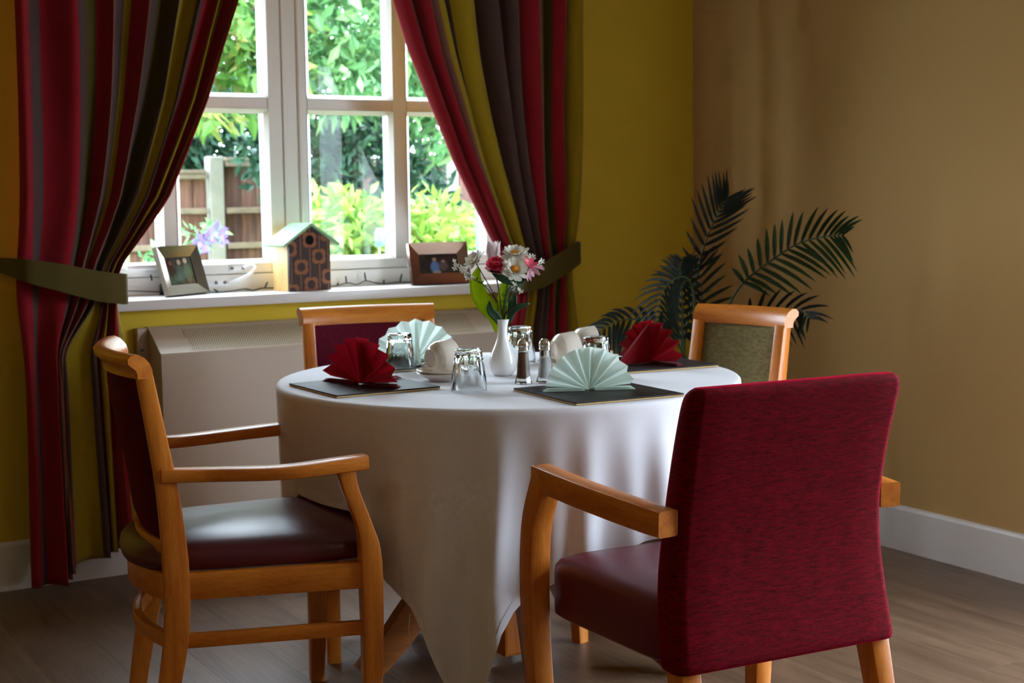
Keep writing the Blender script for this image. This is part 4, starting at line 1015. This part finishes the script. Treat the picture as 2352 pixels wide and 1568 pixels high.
PETP = thin_leaf_mat('coral_pink_petal', S(248, 92, 120), .35); PETL = thin_leaf_mat('pale_pink_petal', S(240, 176, 196), .3)
YEL = plain('yellow_disc', S(240, 190, 40), .7, var=.3, vscale=400); ORG = plain('orange_disc', S(236, 150, 20), .7, var=.3, vscale=400)
def flower_root(name, label, head):
    t = thing(name, label, 'flower', tuple(NECK)); h = FO+Vector(head)-NECK
    return t, h
def stem(t, h, bend=.3, rad=.0014):
    mid = Vector((h.x*bend, h.y*bend, h.z*.55)); obj('stem', tube([(h.x*.02, h.y*.02, -.02), tuple(Vector((h.x*.06, h.y*.06, .045))), tuple(mid), tuple(h)], rad, n=14, seg=6), STEM, t, smooth=True)
def frame_of(n):
    n = Vector(n).normalized(); a = n.cross(Vector((.2, .1, 1))).normalized(); return n, a, n.cross(a)
def petals(bm, c, n, cnt, r0, r1, wid, cup, seed, tipw=.8):
    n, a, b = frame_of(n); rnd = random.Random(seed)
    for k in range(cnt):
        th = 2*PI*k/cnt+rnd.uniform(-.12, .12); d = a*math.cos(th)+b*math.sin(th); e = n.cross(d); L_ = r1*rnd.uniform(.85, 1.08); cu = cup+rnd.uniform(-.12, .12)
        rows_ = []
        for q, ww in ((0, .35), (.4, .8), (.75, 1.0), (.93, tipw), (1.0, tipw*.45)):
            p = c+d*(r0+(L_-r0)*q)+n*(cu*L_*q*q)
            rows_.append((bm.verts.new(p-e*wid*ww*.5+n*.0006), bm.verts.new(p-n*.0004), bm.verts.new(p+e*wid*ww*.5+n*.0006)))
        for i in range(4):
            for j in range(2): bm.faces.new((rows_[i][j], rows_[i][j+1], rows_[i+1][j+1], rows_[i+1][j]))
def daisy(label, head, n, r, seed, cm):
    t, h = flower_root('daisy', label, head); stem(t, h-Vector(n).normalized()*.004)
    for k, (q, c) in enumerate(((1.0, .12), (.82, .38), (.6, .62))):
        bm = bmesh.new(); petals(bm, h+Vector(n).normalized()*.001*k, n, 15-2*k, r*.12, r*q, r*.36*(1-.1*k), c, seed+k); obj('petal_ring', bm, PETW, t, smooth=True)
    nn, a, b = frame_of(n); bm = bmesh.new(); bmesh.ops.create_uvsphere(bm, u_segments=14, v_segments=8, radius=r*.30)
    bmesh.ops.scale(bm, vec=(1, 1, .55), verts=bm.verts[:]); bmesh.ops.transform(bm, matrix=Matrix.Translation(h+nn*r*.12) @ nn.to_track_quat('Z', 'Y').to_matrix().to_4x4(), verts=bm.verts[:]); obj('centre', bm, cm, t, smooth=True)
tocam = Vector((-.46, -.86, .1))
daisy('white daisy on the left, turned sideways', (-.060, .052, .288), (-.55, .0, .55), .034, 21, YEL)
daisy('white daisy at the top of the bouquet', (.024, -.004, .304), tuple(tocam*.55+Vector((0, 0, .9))), .038, 31, ORG)
daisy('white daisy at the front of the bouquet with orange centre', (.006, -.034, .268), tuple(tocam+Vector((.15, 0, .55))), .036, 41, ORG)
t, h = flower_root('carnation', 'coral pink carnation in the middle of the bouquet', (-.022, .012, .274)); stem(t, h-Vector((0, 0, .012)))
for k in range(5):
    bm = bmesh.new(); petals(bm, h+Vector((0, 0, .002*k-.01)), (-.15, -.4, .9), 13, 0.002, .031*(1-.13*k), .012, .25+.35*k, 50+k, .9); obj('petal_ring', bm, PETP if k != 0 else PETL, t, smooth=True)
obj('calyx', tube([tuple(h-Vector((0, 0, .022)))+(.004,), tuple(h-Vector((0, 0, .008)))+(.007,)], .005, seg=10), STEM, t, smooth=True)
t, h = flower_root('tulip', 'blush white tulip standing behind the carnation', (.003, .066, .300)); stem(t, h-Vector((0, 0, .02)))
for k in range(6):
    bm = bmesh.new(); a0 = 2*PI*k/6+.3; d = Vector((math.cos(a0), math.sin(a0), 0)); e = Vector((-d.y, d.x, 0)); rows_ = []
    for q, ww, ro in ((0, .3, .004), (.25, .8, .013), (.55, 1.0, .0175), (.8, .75, .0175), (.95, .3, .0185), (1.0, .05, .020)):
        p = h+d*ro*(1 if k % 2 else .88)+Vector((0, 0, -.024+.062*q)); rows_.append((bm.verts.new(p-e*.013*ww-d*.004*ww), bm.verts.new(p), bm.verts.new(p+e*.013*ww-d*.004*ww)))
    for i in range(5):
        for j in range(2): bm.faces.new((rows_[i][j], rows_[i][j+1], rows_[i+1][j+1], rows_[i+1][j]))
    obj('petal', bm, PETT, t, smooth=True)
t, h = flower_root('lily', 'small pink tipped trumpet lily at the right of the bouquet', (.056, -.026, .272)); stem(t, h)
bm = bmesh.new(); petals(bm, h, (.5, -.3, -.75), 6, .003, .030, .013, .9, 61, .5); obj('petal_ring', bm, PETL, t, smooth=True)
bm = bmesh.new(); petals(bm, h+Vector((-.006, -.002, .006)), (.1, -.5, .5), 6, .003, .020, .013, .6, 62, .6); obj('petal_ring', bm, PETP, t, smooth=True)
t, h = flower_root('carnation', 'small pale pink carnation behind the front daisy', (.048, .004, .272)); stem(t, h-Vector((0, 0, .006)))
for k in range(3):
    bm = bmesh.new(); petals(bm, h+Vector((0, 0, .002*k)), (.2, -.5, .8), 11, .002, .022*(1-.18*k), .010, .3+.4*k, 70+k, .9); obj('petal_ring', bm, PETL, t, smooth=True)
def sprig(label, pts, blooms, seed):
    t = thing('flower_sprig', label, 'flower', tuple(NECK)); P = [FO+Vector(p)-NECK for p in pts]
    obj('stem', tube([(0, 0, -.02), tuple(P[-1]*.25+Vector((0, 0, .03)))]+[tuple(p) for p in P[::-1]], .0011, n=22, seg=6), STEM, t, smooth=True)
    rnd = random.Random(seed)
    for k in range(blooms):
        u = k/(blooms-1)*(len(P)-1)*.55; i = min(int(u), len(P)-2); p = P[i].lerp(P[i+1], u-i)+Vector((rnd.uniform(-1, 1), rnd.uniform(-1, 1), rnd.uniform(-.3, 1)))*.006
        bm = bmesh.new(); petals(bm, p, (rnd.uniform(-.6, .3), -.7, rnd.uniform(0, .8)), 5, .001, .0085, .0045, .35, seed+k, .5); obj('bloom', bm, PETW, t, smooth=True)
    for k in range(6):
        u = .5+.1*k; i = min(int(u*(len(P)-1)), len(P)-2); p = P[i].lerp(P[i+1], u*(len(P)-1)-i)
        bm = bmesh.new(); petals(bm, p, (rnd.uniform(-1, 1), -.5, 1), 3, .001, .012, .004, .4, seed+90+k, .4); obj('leaf', bm, LEAFD, t, smooth=True)
sprig('sprig of tiny white blooms reaching out to the left', [(-.1103, .0745, .2828), (-.0907, .0609, .2651), (-.0724, .054, .2483), (-.041, .0389, .228), (-.0104, .0273, .1833)], 10, 101)
sprig('sprig of tiny white blooms at the top right of the bouquet', [(.0772, 0, .2985), (.070, -.002, .285), (.0595, -.0034, .272), (.03, .0, .22), (.008, .015, .17)], 7, 131)
sprig('sprig of tiny white blooms at the far right of the bouquet', [(.092, -.022, .280), (.078, -.018, .270), (.06, -.012, .255), (.03, .0, .21), (.008, .015, .17)], 5, 151)
sprig('drooping sprig of tiny white blooms below the front daisy', [(.010, -.050, .208), (.004, -.046, .222), (.002, -.03, .232), (.0, .0, .21), (.0, .015, .17)], 4, 171)
def blade(name, label, pts, w_, m, cat='leaf', fold=.25, roll=(-.46, -.86, 0)):
    """a broad strap leaf along pts with its flat side towards 'roll'"""
    t = thing(name, label, cat, tuple(NECK)); P = smooth_pts([tuple(FO+Vector(p)-NECK) for p in pts], 14); bm = bmesh.new(); R = []
    n = len(P)
    for i, p in enumerate(P):
        q = P[min(i+1, n-1)]-P[max(i-1, 0)]; d = Vector(q).normalized(); s_ = d.cross(Vector(roll)).normalized(); nn = s_.cross(d)
        u = i/(n-1); ww = w_*(math.sin(PI*min(1, .12+u*.86))**.75)
        p = Vector(p); R.append([bm.verts.new(p+s_*ww*k+nn*abs(k)*ww*fold) for k in (-1, -.5, 0, .5, 1)])
    for i in range(n-1):
        for k in range(4): bm.faces.new((R[i][k], R[i][k+1], R[i+1][k+1], R[i+1][k]))
    o = obj('blade', bm, m, t, smooth=True); o.modifiers.new('t', 'SOLIDIFY').thickness = .0008
blade('flower_leaf', 'broad lime green leaf on the left of the vase flowers', [(-.005, .03, .11), (-.012, .036, .150), (-.034, .064, .190), (-.046, .072, .235), (-.038, .074, .272)], .022, LEAFG)
blade('flower_leaf', 'broad lime green leaf upright in the centre of the vase', [(-.002, .018, .10), (-.003, .018, .145), (.001, .019, .190), (.008, .018, .230), (.014, .012, .245)], .014, LEAFG)
blade('flower_leaf', 'small dark green leaf low on the left above the vase rim', [(-.004, .018, .125), (-.020, .016, .148), (-.036, .018, .166), (-.038, .018, .190)], .011, LEAFD)
blade('flower_leaf', 'dark green leaf pointing right above the vase rim', [(.004, .014, .128), (.012, .008, .155), (.028, -.008, .172), (.056, -.022, .181)], .010, LEAFD)
blade('flower_leaf', 'dark green upright leaf at the right of the vase stems', [(.004, .014, .125), (.014, .010, .150), (.024, .007, .178), (.028, .006, .208)], .012, LEAFD)
blade('flower_leaf', 'dark green leaf curving below the front daisy', [(-.034, .012, .268), (-.018, -.006, .246), (.004, -.020, .236), (.030, -.026, .240), (.040, -.024, .262)], .014, LEAFD, roll=(-.3, -.5, .8))

# ------------------------------------------------------------------ palm in the corner
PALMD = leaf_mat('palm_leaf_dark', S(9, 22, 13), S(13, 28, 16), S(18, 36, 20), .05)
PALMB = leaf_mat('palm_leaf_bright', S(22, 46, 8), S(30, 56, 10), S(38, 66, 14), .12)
PST = plain('palm_stem', S(44, 66, 26), .6)
pp = thing('potted_palm', 'tall artificial palm with arching fronds in the corner', 'plant', (3.0, 3.92, 0)); PO = Vector((3.0, 3.92, 0))
obj('pot', lathe([(0, 0), (.11, 0), (.115, .01), (.145, .24), (.155, .25), (.155, .28), (.143, .28), (.138, .25), (0, .24)], 40), plain('terracotta_pot', S(120, 74, 52), .8), pp, auto=40)
obj('soil', lathe([(0, .26), (.08, .258), (.1365, .2505), (.1365, .245), (0, .242)], 32), plain('potting_soil', S(40, 30, 24), .95, var=.3, vscale=80), pp)
obj('trunk', tube([(0, 0, .24, .022), (.0, .0, .45, .020), (.0, .01, .62, .016)], .02, n=8, seg=10), BARK, pp, smooth=True)
def frond(pts, n, L_, w_, m, droop=.35, start=.3, spread=1.0, facing=(-.46, -.86, .15), vee=.25):
    P = [Vector(p)-PO for p in smooth_pts(pts, 40)]; N_ = len(P)
    r_ = obj('frond', tube([tuple(p)+(.0055*(1-.75*i/N_),) for i, p in enumerate(P)], .005, seg=6), PST, pp, smooth=True)
    fc = Vector(facing).normalized()
    for k in range(n):
        u = start+(1-start)*(k+.5)/n; i = min(int(u*(N_-1)), N_-2); p = P[i].lerp(P[i+1], u*(N_-1)-i); d = (P[i+1]-P[i]).normalized()
        side = d.cross(fc).normalized()
        for s in (-1, 1):
            ln = L_*(math.sin(PI*(.16+.70*(u-start)/(1-start)))**.8)*random.uniform(.88, 1.1)*(1.0 if k < n-1 else .75)
            fwd = .50+.55*(u-start)/(1-start)
            dr = (side*s*spread+d*fwd+fc*vee*random.uniform(.4, 1.4)).normalized()
            bm = bmesh.new(); R = []
            for q in (0, .12, .35, .62, .85, 1.0):
                c = p+dr*ln*q+Vector((0, 0, -droop*ln*q*q)); ww = w_*(1-.45*u)*(.35, .8, 1.0, .85, .45, .03)[(0, .12, .35, .62, .85, 1.0).index(q)]
                e = dr.cross(fc).normalized(); R.append([bm.verts.new(c-e*ww*.5), bm.verts.new(c+fc*ww*.18), bm.verts.new(c+e*ww*.5)])
            for a_ in range(5):
                for b_ in range(2): bm.faces.new((R[a_][b_], R[a_][b_+1], R[a_+1][b_+1], R[a_+1][b_]))
            obj('leaflet', bm, m, r_, smooth=True)
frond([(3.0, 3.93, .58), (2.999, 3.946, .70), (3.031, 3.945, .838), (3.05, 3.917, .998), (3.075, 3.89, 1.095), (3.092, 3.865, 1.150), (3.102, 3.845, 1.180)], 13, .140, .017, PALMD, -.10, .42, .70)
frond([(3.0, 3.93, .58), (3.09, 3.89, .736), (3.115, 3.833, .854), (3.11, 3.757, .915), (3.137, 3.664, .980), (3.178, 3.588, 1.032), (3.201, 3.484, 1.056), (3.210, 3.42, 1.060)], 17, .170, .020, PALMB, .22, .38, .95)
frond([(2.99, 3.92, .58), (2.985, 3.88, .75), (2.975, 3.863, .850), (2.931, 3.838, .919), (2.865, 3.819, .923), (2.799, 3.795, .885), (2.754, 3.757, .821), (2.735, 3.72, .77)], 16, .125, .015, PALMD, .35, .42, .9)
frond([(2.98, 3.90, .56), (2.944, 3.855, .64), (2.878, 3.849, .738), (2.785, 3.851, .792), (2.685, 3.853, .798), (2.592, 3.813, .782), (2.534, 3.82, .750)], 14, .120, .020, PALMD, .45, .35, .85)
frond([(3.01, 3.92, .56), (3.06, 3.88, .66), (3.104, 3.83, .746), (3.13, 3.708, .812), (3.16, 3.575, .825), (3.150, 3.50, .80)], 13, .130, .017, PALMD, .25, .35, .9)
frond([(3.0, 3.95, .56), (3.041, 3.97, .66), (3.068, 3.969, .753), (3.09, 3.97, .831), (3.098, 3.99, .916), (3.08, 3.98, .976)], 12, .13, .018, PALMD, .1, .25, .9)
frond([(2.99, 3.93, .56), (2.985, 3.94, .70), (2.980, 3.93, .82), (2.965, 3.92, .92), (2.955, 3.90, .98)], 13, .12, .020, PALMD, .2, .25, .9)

# ------------------------------------------------------------------ ceiling lamps of the room (behind and above the photographer)
LAMPW = (1.0, .84, .68)
for lab, x, y in (('round opal ceiling lamp near the garden door', 2.2, .6), ('round opal ceiling lamp over the left half of the room', -.8, 1.6), ('round opal ceiling lamp behind the photographer', .6, -1.0)):
    t = thing('ceiling_lamp', lab, 'lamp', (x, y, 2.5))
    obj('base_ring', lathe([(0, 0), (.17, 0), (.17, -.03), (.15, -.035), (0, -.035)], 40), UPVC2, t, auto=40)
    a = N('opal_lamp_glass') if 'opal_lamp_glass' not in MATS else None
    if a: a.set(Base_Color=S(250, 240, 220), Roughness=.3, Emission_Color=LAMPW+(1,), Emission_Strength=6.5)
    obj('opal_dome', lathe([(.15, -.0355), (.15, -.045), (.135, -.075), (.09, -.10), (0, -.112)], 40), MATS['opal_lamp_glass'], t, smooth=True)
